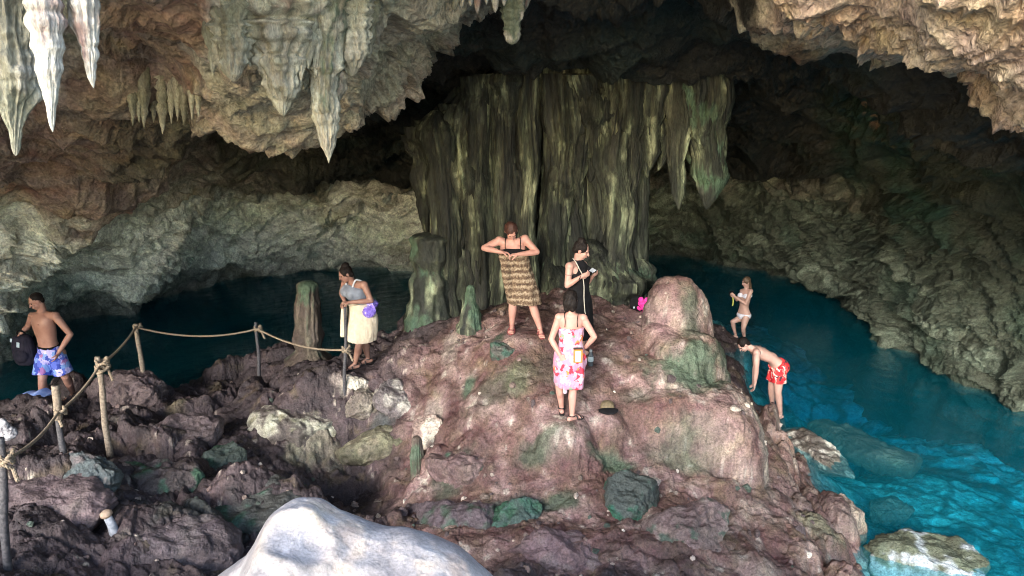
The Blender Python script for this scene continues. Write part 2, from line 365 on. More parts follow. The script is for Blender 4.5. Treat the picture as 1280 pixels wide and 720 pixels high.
# lower band
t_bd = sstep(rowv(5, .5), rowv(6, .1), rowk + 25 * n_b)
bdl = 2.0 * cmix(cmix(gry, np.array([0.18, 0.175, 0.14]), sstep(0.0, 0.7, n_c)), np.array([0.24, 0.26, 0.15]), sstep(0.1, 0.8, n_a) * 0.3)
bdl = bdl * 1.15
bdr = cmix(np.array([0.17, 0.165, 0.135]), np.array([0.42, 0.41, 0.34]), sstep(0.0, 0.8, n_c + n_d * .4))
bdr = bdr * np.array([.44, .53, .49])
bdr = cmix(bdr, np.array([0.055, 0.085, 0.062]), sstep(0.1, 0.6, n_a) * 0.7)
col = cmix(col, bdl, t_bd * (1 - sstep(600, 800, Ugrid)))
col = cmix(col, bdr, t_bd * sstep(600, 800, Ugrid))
# right wall above band: dark umber with teal and a few orange spots
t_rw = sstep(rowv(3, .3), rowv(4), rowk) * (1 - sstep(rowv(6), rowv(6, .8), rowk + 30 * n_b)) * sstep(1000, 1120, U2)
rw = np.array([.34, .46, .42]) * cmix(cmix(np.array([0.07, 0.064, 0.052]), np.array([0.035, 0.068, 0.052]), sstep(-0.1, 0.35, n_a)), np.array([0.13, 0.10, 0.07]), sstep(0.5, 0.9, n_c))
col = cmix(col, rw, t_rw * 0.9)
spot = sstep(0.92, 1.0, fbm(G2, 1.1, 2, 300) + 0.25 * n_d)
col = cmix(col, np.array([0.22, 0.145, 0.095]), spot * t_rw)
# right near lobe: pinkish tan, clean
t_rl = (1 - sstep(rowv(2, .15), rowv(2, .5), rowk)) * sstep(945, 990, Ugrid)
pink = pink * .78
col = cmix(col, cmix(pink, np.array([0.34, 0.25, 0.15]), sstep(0.1, 0.9, n_b)), t_rl * 0.85)
t_ll = (1 - sstep(rowv(2), rowv(2, .4), rowk)) * sstep(230, 330, U2) * (1 - sstep(560, 620, U2))
col = cmix(col, cmix(np.array([0.34, 0.33, 0.25]), np.array([0.17, 0.165, 0.115]), sstep(0, .8, n_b)), t_ll * 0.7)
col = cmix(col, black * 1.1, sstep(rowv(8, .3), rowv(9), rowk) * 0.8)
col = cmix(col, np.array([.035, .045, .045]), sstep(0.05, -0.12, G2[..., 2] - WATER))
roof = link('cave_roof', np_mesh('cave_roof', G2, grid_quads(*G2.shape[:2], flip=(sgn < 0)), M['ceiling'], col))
tag(roof, kind='structure')

# ================================================================== THE GROUND
PTS = []
def gp(u, v, z): PTS.append(tuple(at_z(u, v, z)))
for a in [(-60, 700, -3.9), (0, 700, -3.85), (0, 600, -3.9), (60, 640, -3.9), (135, 660, -4.0), (80, 590, -3.92), (135, 552, -4.05), (30, 540, -4.25),
          (180, 485, -4.4), (100, 484, -4.5), (60, 515, -4.75), (-60, 540, -4.5), (230, 505, -4.6), (270, 478, -4.75), (325, 475, -4.5),
          (430, 480, -4.1), (380, 455, -4.4), (450, 460, -4.05), (480, 432, -4.0), (510, 402, -3.95), (200, 600, -4.2), (280, 590, -4.35), (300, 680, -4.2),
          (200, 540, -4.55), (250, 560, -4.4), (380, 492, -4.2), (320, 520, -4.45), (380, 585, -4.95), (440, 592, -5.15), (350, 610, -4.7), (470, 600, -4.95), (520, 592, -4.9),
          (480, 650, -4.8), (560, 640, -4.8), (620, 690, -4.6), (700, 700, -4.5), (400, 700, -4.5), (500, 470, -4.0), (530, 520, -4.3), (540, 560, -4.55),
          (587, 402, -3.35), (540, 402, -3.55), (560, 440, -3.7), (640, 415, -3.22), (680, 415, -3.22), (655, 400, -3.2), (722, 445, -3.42), (700, 525, -3.85), (620, 480, -3.7),
          (600, 540, -4.1), (580, 600, -4.55), (650, 580, -4.35), (760, 510, -3.82), (800, 402, -3.25), (740, 402, -3.2), (850, 400, -3.2), (870, 440, -3.45), (820, 440, -3.45),
          (850, 490, -3.72), (890, 490, -3.8), (760, 575, -4.4), (850, 590, -4.45), (910, 580, -4.5), (700, 600, -4.45), (800, 620, -4.55), (900, 615, -4.65),
          (780, 700, -4.4), (880, 700, -4.5), (935, 540, -4.5), (960, 600, -4.85), (1010, 650, -5.1), (1050, 700, -5.2), (960, 700, -4.7), (1005, 600, -5.2),
          (908, 425, -5.35), (915, 455, -5.3), (930, 490, -5.2), (965, 530, -5.45), (1000, 575, -5.5), (1045, 630, -5.55), (1070, 690, -5.6), (1120, 760, -5.6),
          (926, 424, -5.42), (945, 410, -8.0), (900, 405, -5.1), (893, 380, -5.4), (952, 440, -7.5), (970, 470, -7.4), (905, 450, -4.7), (915, 500, -4.6)]: gp(*a)
for a in [(995, 480, -7.8), (1000, 530, -6.8), (1060, 530, -6.8), (1060, 600, -6.5), (1100, 650, -6.3), (1150, 600, -6.7), (1200, 680, -6.5), (1280, 700, -6.6), (1280, 620, -7.2), (1220, 560, -7.2),
          (1120, 500, -7.6), (1180, 500, -8.3), (1060, 450, -9), (960, 390, -9.2), (980, 350, -9.5), (1280, 540, -9), (1350, 620, -8.5), (1400, 760, -7.5), (1200, 780, -6.4), (1600, 900, -7)]: gp(*a)
for a in [(350, 370, -9.2), (100, 410, -9), (0, 430, -9),
          (-300, 480, -8.5), (-300, 560, -5.6), (-200, 700, -4.0), (-500, 900, -3.6), (300, 345, -9.5), (150, 385, -9.5)]: gp(*a)
for p in [(-2.2, 11.6, -3.8), (-1.3, 12.4, -3.6), (0.6, 12.4, -3.3), (2.0, 12.0, -3.4), (-1.6, 14, -6.2), (1, 14.4, -6), (3, 13.6, -6), (0, 17, -9.4), (-4, 19, -9.5), (5, 19, -9.5), (0, 24, -9.8), (-8, 26, -9.8), (9, 26, -9.8), (0, 32, -9.8),
          # the ledge the viewer stands on, and its drop, all below the frame
          (0, 0, -1.75), (-3, 0, -1.7), (3, 0, -4.0), (0, 1.6, -1.75), (-2, 1.6, -1.8), (2, 1.6, -2.8), (0, 2.4, -2.6), (-2.6, 2.6, -3.0), (2.6, 2.4, -5.0), (0, 3.6, -4.1), (-2, 3.8, -3.95), (2.4, 3.6, -5.0), (5, 3.5, -6.6), (4.2, 5, -6.4),
          (-6, 2, -3.0), (6, 0.5, -6.4), (0, 5, -4.35), (-3, 5, -4.0), (2.2, 5.2, -4.5)]: PTS.append(p)
# the floor drops steeply into the pools just behind its edge: (u, v on the edge, z of the edge, step behind, z there)
for (u, v, ze, st, zz2) in [(-60, 530, -5.0, .5, -6.5), (0, 530, -5.2, .5, -6.5), (35, 518, -5.1, .5, -6.5), (70, 504, -4.9, .6, -6.6), (110, 484, -4.7, .6, -6.6), (150, 478, -4.7, .6, -6.6), (190, 482, -4.8, .6, -6.6), (215, 496, -5.1, .5, -6.5), (250, 478, -5.0, .5, -6.6), (290, 460, -4.9, .5, -6.6),
                              (335, 448, -4.75, .6, -6.7), (380, 446, -4.65, .6, -6.8), (430, 442, -4.45, .7, -6.8), (465, 420, -4.3, .7, -6.8), (500, 388, -4.1, .8, -6.8), (525, 370, -3.9, 1.0, -6.8)]:
    p = at_z(u, v, ze); PTS.append((p[0], p[1], ze - .1)); PTS.append((p[0] * (1 + st / p[1]), p[1] + st, zz2)); PTS.append((p[0] * (1 + (st + 1.5) / p[1]), p[1] + st + 1.5, zz2 - .9))
for (u, v, dx, zz2) in [(905, 380, .7, -8.2), (930, 430, .6, -8.2), (955, 490, .5, -7.6), (990, 525, .6, -6.7), (1030, 580, .6, -6.3), (1070, 640, .5, -6.3), (1100, 710, .5, -6.3)]:
    p = at_z(u, v, WATER); PTS.append((p[0] + dx, p[1] + .1, zz2)); PTS.append((p[0] + dx + 1.6, p[1] + .8, zz2 - (.25 if v > 500 else 1.6)))
PTS = np.array(PTS)
def tps_fit(X, z, lam=0.01):
    d = np.linalg.norm(X[:, None] - X[None], axis=-1); K = d * 1.0
    n = len(X); A = np.zeros((n + 3, n + 3)); A[:n, :n] = -K + lam * np.eye(n) * 1.0
    A[:n, n] = 1; A[:n, n + 1:] = X; A[n, :n] = 1; A[n + 1:, :n] = X.T
    return np.linalg.solve(A, np.concatenate([z, np.zeros(3)]))
_ww = tps_fit(PTS[:, :2], PTS[:, 2])
def tps(x, y):
    sh = x.shape; x = x.ravel(); y = y.ravel(); out = np.zeros(len(x))
    for i in range(0, len(x), 100000):
        q = np.stack([x[i:i + 100000], y[i:i + 100000]], -1)
        d = np.sqrt(((q[:, None] - PTS[None, :, :2]) ** 2).sum(-1)); out[i:i + 100000] = -d @ _ww[:-3] + _ww[-3] + q @ _ww[-2:]
    return out.reshape(sh)
NR, NC = 1000, 1150
ycoord = 1.9 * (31 / 1.9) ** (np.linspace(0, 1, NR) ** 0.92)
s_in = np.linspace(-0.80, 0.80, NC - 120); s_c = np.concatenate([np.linspace(-2.4, -0.80, 61)[:-1], s_in, np.linspace(0.80, 2.4, 61)[1:]])
YY, SS = np.meshgrid(ycoord, s_c, indexing='ij'); XX = YY * SS
# coarse evaluation of the spline, then bilinear to the fine grid
yi_ = np.linspace(0, NR - 1, 260); si_ = np.linspace(0, NC - 1, 290)
yc = np.interp(yi_, np.arange(NR), ycoord); sc_ = np.interp(si_, np.arange(NC), s_c)
Yc, Sc = np.meshgrid(yc, sc_, indexing='ij'); Zc = tps(Yc * Sc, Yc)
tmp = np.stack([np.interp(np.arange(NC), si_, Zc[i]) for i in range(len(yi_))])
H = np.stack([np.interp(np.arange(NR), yi_, tmp[:, j]) for j in range(NC)], 1)
H = np.where(H < -6.4, -6.4 + (H + 6.4) * 0.75, H); H = np.maximum(H, -9.0)
FLATS = []                               # (x, y, z, r) places where somebody stands
def flat(u, v, z, r=0.22): 
    p = at_z(u, v, z); FLATS.append((p[0], p[1], z, r)); return p
BASE = np.stack([XX, YY, H], -1).astype(np.float32)
W2 = warp(np.stack([XX, YY, H * 0.6], -1), 0.9, 0.35, 2)
# humps: rounded blocks of bedrock  (u, v_base, z_top, rx, ry, power)
HUMPS = []
def hump(u, v, z0, top, rx, ry, rot=0, pw=2.6, seed=0):
    p = at_z(u, v, z0); HUMPS.append((p[0], p[1], z0, top, rx, ry, rot, pw))
hump(852, 410, -3.3, -2.62, 0.50, 0.42, 0, 3.2)          # stump-like bulb on the right of the mound
hump(852, 462, -3.75, -3.18, 0.62, 0.50, 0, 4.0)          # green bulge below it
hump(842, 540, -4.3, -3.72, 1.05, 0.62, 0.1, 4.5)        # drip-edged terrace
hump(680, 545, -4.5, -3.92, 0.75, 0.55, -0.15, 4.5)
hump(560, 600, -4.9, -4.40, 0.45, 0.35, 0.2, 2.6)
hump(640, 640, -4.9, -4.50, 0.60, 0.40, 0.1, 2.6)
hump(900, 640, -5.0, -4.55, 0.55, 0.40, 0.3, 2.6)
hump(985, 600, -5.4, -4.85, 0.25, 0.85, 0.35, 2.6)       # ribs on the right flank
hump(960, 560, -5.2, -4.55, 0.22, 0.90, 0.3, 2.4)
hump(1035, 668, -5.6, -5.15, 0.35, 0.45, 0.3, 2.6)
_tw = at_y(47, 497, at_z(62, 503, -4.62)[1] - .32); HUMPS.append((_tw[0], _tw[1], _tw[2] - .5, _tw[2] + .02, .30, .24, .2, 3.0))
hump(90, 505, -5.0, -4.40, 0.55, 0.45, 0, 2.6)
hump(500, 478, -4.6, -3.90, 0.42, 0.40, 0, 2.6)
hump(430, 500, -4.8, -4.12, 0.62, 0.40, 0.2, 2.6)
hump(60, 640, -4.2, -3.72, 0.75, 0.55, -0.2, 2.8)
hump(30, 575, -4.4, -3.80, 0.50, 0.40, 0.2, 2.8)
hump(560, 520, -4.5, -4.05, 0.34, 0.4, 0, 2.6)
hump(330, 640, -4.6, -4.10, 0.75, 0.5, .3, 2.6)
for (hx, hy, z0, top, rx, ry, rot, pw) in HUMPS:
    dx = W2[..., 0] * 0.6 + XX * 0.4 - hx; dy = W2[..., 1] * 0.6 + YY * 0.4 - hy
    c_, s_ = math.cos(rot), math.sin(rot); ax = (dx * c_ - dy * s_) / rx; ay = (dx * s_ + dy * c_) / ry
    q = (np.abs(ax) ** pw + np.abs(ay) ** pw)
    hz = z0 - 0.6 + (top - z0 + 0.6) * np.sqrt(np.clip(1 - q, 0, 1))
    H = np.where(q < 1, np.maximum(H, hz), H)
# broken rock: cells of different height with cracks between, stronger off the mound
mound = np.exp(-(((XX - 1.0) / 2.5) ** 4 + ((YY - 8.8) / 2.3) ** 4))
P0 = np.stack([XX, YY, H], -1).astype(np.float32)
Pw = warp(P0, 1.1, 0.35, 8)
a1, a2 = worley(Pw, (0.95, 0.95, 0.5), 10); b1, b2 = worley(warp(P0, 2.5, .15, 18), (2.6, 2.6, 1.2), 30)
rough_ = (1 - 0.72 * mound) * (0.25 + 0.75 * sstep(-6.1, -5.6, H))
H2 = H + rough_ * (np.minimum(a2 - a1, 0.45) * 0.30 - 0.10) + (0.3 + 0.7 * rough_) * (np.minimum(b2 - b1, 0.3) * 0.07 - 0.02)
_s1, _d1 = slabs(warp(P0, 1.3, .22, 51), (0.70, 0.85, 0.35), 3); _s2, _d2 = slabs(warp(P0, 3, .10, 61), (2.6, 2.9, 1.0), 13)
_lo = rough_ * sstep(.35, .8, 1 - mound)
H2 += _lo * (_s1 * 0.30 * sstep(0, .12, _d1) - 0.10 * np.exp(-_d1 / .05)) + (.25 * (1 - _lo) + .75 * _lo) * (_s2 * 0.055 * sstep(0, .14, _d2) - 0.03 * np.exp(-_d2 / .06)) * (0.3 + 0.7 * sstep(-6.1, -5.6, H))
H2 += fbm(P0, 0.8, 3, 5) * 0.13 * rough_ + fbm(P0, 1.5, 2, 6) * 0.05 + ridged(warp(P0, 2, .2, 3), 1.9, 4, 44, gain=.6) * 0.05 * (0.4 + 0.6 * rough_)
def apply_flats(Hh):
    for (fx, fy, fz, fr) in FLATS:
        d = np.hypot(XX - fx, YY - fy); k = np.exp(-(d / fr) ** 4); Hh = Hh * (1 - k) + fz * k
    return Hh
FEET = {
 'man_left': flat(62, 503, -4.62, 0.25), 'towel': flat(452, 459, -4.02, 0.30), 'fur': flat(658, 416, -3.2, 0.34), 'black': flat(722, 446, -3.44, 0.26),
 'pink': flat(706, 524, -3.86, 0.30), 'bikini': flat(926, 425, -5.40, 0.30), 'bend': flat(960, 512, -5.46, 0.38),
 'bottle': flat(738, 457, -3.50, 0.12), 'cap': flat(760, 515, -3.84, 0.2), 'bag': flat(800, 388, -3.2, 0.18), }
FLATS.append((_tw[0], _tw[1], _tw[2] + .02, .18))
H2 = apply_flats(H2)
Gd = np.stack([XX, YY, H2], -1).astype(np.float32)
Ng = grid_normals(Gd); Ng *= np.sign(Ng[..., 2:3] + 1e-9)
fd = fbm(warp(Gd, 3, .15, 9), 4.5, 4, 70, gain=.62) * 0.045 + ridged(warp(Gd, 5, .08, 12), 7, 3, 90, gain=.6) * 0.018
fd = fd * (0.22 + 0.63 * sstep(-.5, .5, noise(Gd, 1.0, 515)))
nearflat = np.zeros_like(XX)
for (fx, fy, fz, fr) in FLATS: nearflat = np.maximum(nearflat, np.exp(-(np.hypot(XX - fx, YY - fy) / (fr * 1.0)) ** 4))
steep = 1 - np.clip(Ng[..., 2], 0, 1)
hw = ridged(warp(Gd, 3, .2, 2), (5.5, 5.5, 0.8), 2, 35) * 0.05 * steep * mound           # drip flutes on steep faces of the mound
_lp = np.exp(-(((XX - at_z(768, 548, -3.9)[0]) / .42) ** 4 + ((YY - at_z(768, 556, -4.0)[1]) / .30) ** 4))
hw = hw + _lp * steep * ridged(Gd, (8, 8, .5), 2, 66) * .07
Gd = Gd + Ng * ((fd * (1 - .35 * mound) * (0.4 + 0.6 * sstep(-6.0, -5.6, H))[...] * (0.55 + 0.45 * rough_) + hw) * (1 - 0.85 * nearflat))[..., None]
def ground_z(x, y):
    r_ = np.interp(y, ycoord, np.arange(NR)); c_ = np.interp(x / y, s_c, np.arange(NC))
    r0, c0 = int(min(r_, NR - 2)), int(min(c_, NC - 2)); fr, fc = r_ - r0, c_ - c0
    z = Gd[..., 2]
    return float((z[r0, c0] * (1 - fc) + z[r0, c0 + 1] * fc) * (1 - fr) + (z[r0 + 1, c0] * (1 - fc) + z[r0 + 1, c0 + 1] * fc) * fr)
# --- colours
m_a = fbm(Gd, 0.7, 4, 200); m_b = fbm(Gd, 2.2, 4, 220); m_c = fbm(Gd, 6.5, 3, 240); m_d = fbm(warp(Gd, 2, .3, 7), (1.5, 1.5, 4), 4, 260)
mud = np.array([0.066, 0.053, 0.058]); mudp = np.array([0.115, 0.088, 0.094]); red = np.array([0.185, 0.112, 0.098]); rosy = np.array([0.37, 0.262, 0.245]); ochre = np.array([0.22, 0.17, 0.10])
chalk = np.array([0.55, 0.49, 0.43]); moss = np.array([0.075, 0.115, 0.078]); dgreen = np.array([0.045, 0.068, 0.06])
gc = cmix(mud, mudp, sstep(-.4, .6, m_b))
md = sstep(0.1, 0.6, mound + 0.18 * m_b)
gc = cmix(gc, cmix(red, rosy, sstep(-.3, .7, m_b + .4 * m_c)), md)
right = sstep(1.2, 2.6, XX - 0.12 * (YY - 8)) * (1 - sstep(10.6, 11.6, YY))
gc = cmix(gc, cmix(np.array([0.24, 0.15, 0.13]), np.array([0.46, 0.36, 0.31]), sstep(-.3, .7, m_b + .3 * m_c)), right * 0.85)
gc = cmix(gc, mudp * 1.1, sstep(0.25, 0.8, m_a) * 0.5 * (1 - 0.4 * md))
gc = cmix(gc, ochre, sstep(0.3, 0.8, m_d) * 0.4)
gc = cmix(gc, chalk, sstep(0.76, 0.92, m_c + 0.45 * m_b + .12 * md) * 0.9)
def patch(u, v, z, rx, ry, c, k=1.0, soft=0.65, pw=1.0):
    global gc
    p = at_z(u, v, z); d = np.hypot((XX - p[0]) / rx, (YY - p[1]) / ry) + 0.34 * m_b + 0.26 * m_c
    gc = cmix(gc, np.asarray(c) * (1 + .35 * m_c[..., None]), np.clip(k * 1.0 * (1 - sstep(1 - soft, 1.0, d)), 0, 1))
patch(862, 480, -3.7, .75, .45, moss * 1.3, .9); patch(905, 470, -3.8, .3, .5, moss, .9); patch(868, 380, -2.8, .26, .4, np.array([.09, .12, .085]), .8); patch(832, 380, -2.8, .26, .4, rosy * 1.15, .9)  # rosy patch puts the bulb's pinker, lit left side into the colour
patch(620, 520, -4.1, .45, .3, moss * 1.0, .5); patch(800, 500, -3.8, .3, .15, moss, .5); patch(690, 470, -3.6, .25, .3, np.array([.10,.11,.09]), .6); patch(480, 490, -4.1, .3, .25, np.array([.08,.10,.10]), .7); patch(770, 545, -4.0, .35, .14, moss * 1.6, .9); patch(690, 545, -4.0, .5, .2, moss * 1.1, .75); patch(860, 545, -4.05, .7, .2, moss * 1.5, .55); patch(650, 500, -3.9, .25, .3, np.array([.17, .19, .12]), .7)
patch(625, 440, -3.5, .16, .22, moss * 1.0, .9); patch(587, 495, -4.0, .14, .2, moss * 1.3, .9); patch(560, 590, -4.5, .35, .3, moss * .8, .8); patch(700, 625, -4.5, .35, .2, moss * 1.2, .8)
patch(640, 640, -4.6, .5, .35, dgreen * 1.4, .85); patch(565, 475, -4.1, .18, .45, chalk, .6); patch(545, 530, -4.4, .2, .3, chalk * .9, .6); patch(950, 590, -4.7, .15, .6, np.array([.42, .38, .32]), .7)
patch(1020, 660, -5.1, .3, .4, np.array([.3, .33, .22]), .6); patch(80, 590, -4.0, .35, .2, dgreen, .7); patch(150, 530, -4.4, .3, .12, chalk, .6, .8); patch(430, 482, -4.1, .2, .1, chalk * 1.1, 1.0); 
patch(390, 540, -4.5, .5, .35, np.array([.40, .38, .29]), .8); patch(220, 520, -4.6, .22, .25, np.array([.19, .16, .11]), .8); patch(250, 640, -4.2, .8, .5, dgreen * 1.3, .5); patch(560, 400, -3.5, .6, .5, mudp, .6)
patch(175, 680, -4.1, .25, .12, chalk, .6, .8); patch(320, 660, -4.3, .08, .06, chalk, 1.0)
patch(730, 480, -3.7, .7, .8, red * 1.05, .35); patch(900, 560, -4.3, .4, .4, rosy, .5)
gc = gc * (0.78 + 0.22 * (1 - md))[..., None] * (1 + 0.30 * np.clip(fbm(Gd, 1.1, 3, 280), -1, 1))[..., None]
gc = gc * cmix(np.array([.66, .64, .62]), np.array([.84, .82, .81]), md)
# submerged bed: light limestone silt, slabs
wet = sstep(0.05, -0.30, Gd[..., 2] - WATER)
_e1, _e2 = worley(warp(Gd, 1.5, .3, 6), (1.5, 1.5, .6), 44)
bed = cmix(np.array([0.74, 0.78, 0.70]), np.array([0.20, 0.25, 0.25]), sstep(-0.25, 0.55, m_a * .8 + m_b * .6 + .3 * m_c))
dk_l = sstep(-1.0, 1.5, XX)                     # the left pool has a darker bed
bed = bed * 1.25 * (0.35 + 0.65 * sstep(0.03, 0.22, _e2 - _e1 + .05 * m_c))[..., None] * (1 + .35 * m_c[..., None])
gc = cmix(gc, bed * 0.72 * (0.40 + 0.60 * dk_l[..., None]), wet)
gc = cmix(gc, np.array([.42, .40, .38]), 1 - sstep(2.4, 3.2, YY + .3 * m_b))
ground = link('ground', np_mesh('ground', Gd, grid_quads(NR, NC), M['ground'], gc))
tag(ground, kind='structure')

# bright limestone shelf the viewer stands on, outside the mouth of the cave
n_ = 160
yy, xx = np.meshgrid(np.concatenate([np.linspace(-60, -4, 30)[:-1], np.linspace(-4, 2.3, n_ - 29)]), np.concatenate([np.linspace(-60, -6, 20)[:-1], np.linspace(-6, 6, n_ - 38), np.linspace(6, 60, 20)[1:]]), indexing='ij')
zz = -1.78 + 0.10 * fbm(np.stack([xx, yy, 0 * xx], -1), 0.5, 4, 3) - 2.4 * np.maximum(sstep(1.6, 4.5, -xx - .3), sstep(2.5, 7, -yy)) - 3.6 * sstep(1.0, 3.0, xx) - 1.6 * sstep(1.6, 2.3, yy)  # unseen sides dropped to let in light; pale to bounce it up
sh_c = cmix(np.array([.60, .57, .50]), np.array([.38, .35, .30]), sstep(-.3, .5, fbm(np.stack([xx, yy, zz], -1), 1.2, 3, 9)))
shelf = link('mouth_terrace', np_mesh('mouth_terrace', np.stack([xx, yy, zz], -1), grid_quads(*xx.shape), M['ground'], sh_c)); tag(shelf, kind='structure')

# ================================================================== WATER
m, t, b = new_mat('cave_water'); L = t.links.new
t.nodes.remove(b); out = t.nodes['Material Output']
tr = N(t, 'ShaderNodeBsdfTransparent'); tr.inputs[0].default_value = (0.80, 0.97, 1.0, 1)
gl = N(t, 'ShaderNodeBsdfGlossy'); gl.inputs['Roughness'].default_value = 0.02; gl.inputs[0].default_value = (1, 1, 1, 1)
fr = N(t, 'ShaderNodeFresnel'); fr.inputs[0].default_value = 1.33
mx = N(t, 'ShaderNodeMixShader'); gm = N(t, 'ShaderNodeNewGeometry'); ff = N(t, 'ShaderNodeMath', operation='SUBTRACT'); ff.inputs[0].default_value = 1.0; L(gm.outputs['Backfacing'], ff.inputs[1]); fm = N(t, 'ShaderNodeMath', operation='MULTIPLY'); L(fr.outputs[0], fm.inputs[0]); L(ff.outputs[0], fm.inputs[1])
df = N(t, 'ShaderNodeBsdfDiffuse'); df.inputs[0].default_value = (0.008, 0.30, 0.40, 1); m2_ = N(t, 'ShaderNodeMixShader'); m2_.inputs[0].default_value = 0.20; L(tr.outputs[0], m2_.inputs[1]); L(df.outputs[0], m2_.inputs[2])     # faint turbidity of the water
L(fm.outputs[0], mx.inputs[0]); L(m2_.outputs[0], mx.inputs[1]); L(gl.outputs[0], mx.inputs[2]); L(mx.outputs[0], out.inputs['Surface'])
tc = N(t, 'ShaderNodeTexCoord'); wv = N(t, 'ShaderNodeTexWave', wave_type='RINGS', rings_direction='SPHERICAL'); mp = N(t, 'ShaderNodeMapping'); mp.inputs['Location'].default_value = (-4.2, -6.6, 5.5)
L(tc.outputs['Object'], mp.inputs[0]); L(mp.outputs[0], wv.inputs['Vector']); wv.inputs['Scale'].default_value = 0.7; wv.inputs['Distortion'].default_value = 3.0; wv.inputs['Detail'].default_value = 2; wv.inputs['Detail Scale'].default_value = 1.5
n1 = N(t, 'ShaderNodeTexNoise'); n1.inputs['Scale'].default_value = 5.0; n1.inputs['Detail'].default_value = 5; L(tc.outputs['Object'], n1.inputs['Vector'])
ad = N(t, 'ShaderNodeMath', operation='MULTIPLY_ADD'); L(wv.outputs['Fac'], ad.inputs[0]); ad.inputs[1].default_value = 0.22; L(n1.outputs[0], ad.inputs[2])
bp = N(t, 'ShaderNodeBump'); bp.inputs['Strength'].default_value = 0.35; bp.inputs['Distance'].default_value = 0.05; L(ad.outputs[0], bp.inputs['Height'])
L(bp.outputs[0], gl.inputs['Normal']); L(bp.outputs[0], fr.inputs['Normal'])
va = N(t, 'ShaderNodeVolumeAbsorption'); va.inputs[0].default_value = (0.0, 0.80, 0.90, 1); va.inputs[1].default_value = 0.75; L(va.outputs[0], out.inputs['Volume'])
M['water'] = m
bm = bmesh.new(); bmesh.ops.create_cube(bm, size=1.0)
for v_ in bm.verts: v_.co = Vector((v_.co.x * 70, 16 + v_.co.y * 44, WATER if v_.co.z > 0 else -11.0))
me = bpy.data.meshes.new('water'); bm.to_mesh(me); bm.free(); me.materials.append(m)
water = link('water', me); tag(water, kind='structure')

from mathutils.bvhtree import BVHTree
def _bvh(A, k):
    B = A[::k, ::k]; v = B.reshape(-1, 3).astype(float).tolist(); return BVHTree.FromPolygons(v, grid_quads(*B.shape[:2]).tolist())
BV_ROOF = _bvh(G2[:sum(segs[:9])], 4); BV_GROUND = _bvh(Gd, 4)
def cast(bv, u, v):
    d = Vector([float(q) for q in ray(u, v)]).normalized(); h = bv.ray_cast(Vector((0, 0, 0)), d); return (h[0], d)
# ================================================================== DRIPSTONE
def tube_grid(path, rad, nseg=40, flute=0.0, ffreq=9, seed=0, ell=1.0, elrot=0.0, fine=0.012, zf=0.5):
    """closed-looking tube round a vertical-ish path; returns verts, quads"""
    path = np.asarray(path, float); n = len(path); th = np.linspace(0, 2 * np.pi, nseg, endpoint=False)
    ct, st = np.cos(th), np.sin(th)
    ex = np.array([math.cos(elrot), math.sin(elrot), 0]); ey = np.array([-math.sin(elrot), math.cos(elrot), 0])
    dirv = ct[:, None] * ex * ell + st[:, None] * ey
    rad = np.asarray(rad)[:, None]
    P = path[:, None] + dirv[None] * rad[..., None]
    s = np.stack([ct[None] * ffreq * 0.32 + 0 * rad, st[None] * ffreq * 0.32 + 0 * rad, path[:, 2:3] * zf + 0 * ct[None]], -1)
    f = ridged(s.astype(np.float32), 1.0, 3, seed, gain=.55) * flute
    f2 = fbm(P.astype(np.float32), (14, 14, 5), 3, seed + 5) * fine
    P = P + dirv[None] * (f * rad * 1.0 + f2 * np.minimum(1, rad / 0.06))[..., None]
    return P, grid_quads(n, nseg, closed=True, flip=True)
def stone_cols(P, kind, seed=0, green=0.0):
    a = fbm(P, (4.5, 4.5, 0.7), 4, seed + 3); b = fbm(P, (14, 14, 1.6), 3, seed + 13); c = fbm(P, 1.3, 3, seed + 23)
    if kind == 'column':
        k = cmix(np.array([.024, .028, .023]), np.array([.108, .122, .082]), sstep(-.35, .6, a + .5 * b))
        k = cmix(k, np.array([.40, .44, .29]), sstep(.35, .95, a + .6 * b)); k = cmix(k, np.array([.06, .065, .05]), sstep(.1, .7, c) * .6)  # pale streaks put highlights of lit faces into the colour
    elif kind == 'pale':
        k = cmix(np.array([.40, .39, .34]), np.array([.20, .20, .15]), sstep(-.3, .6, a + .6 * b)); k = cmix(k, np.array([.22, .13, .115]), sstep(.2, .7, c + .5 * b) * .75)
    elif kind == 'lip':
        k = cmix(np.array([.36, .35, .27]), np.array([.17, .165, .115]), sstep(-.3, .7, a + .5 * b)); k = cmix(k, np.array([.27, .16, .11]), sstep(.3, .8, c) * .5)
    else:
        k = cmix(np.array([.085, .066, .054]), np.array([.19, .16, .125]), sstep(-.3, .7, a + .4 * b))
    if green:
        k = cmix(k, np.array([.07, .125, .08]), sstep(1 - green, 1.4 - green, c + .5 + .3 * a + .4 * b) * .75)
    return k
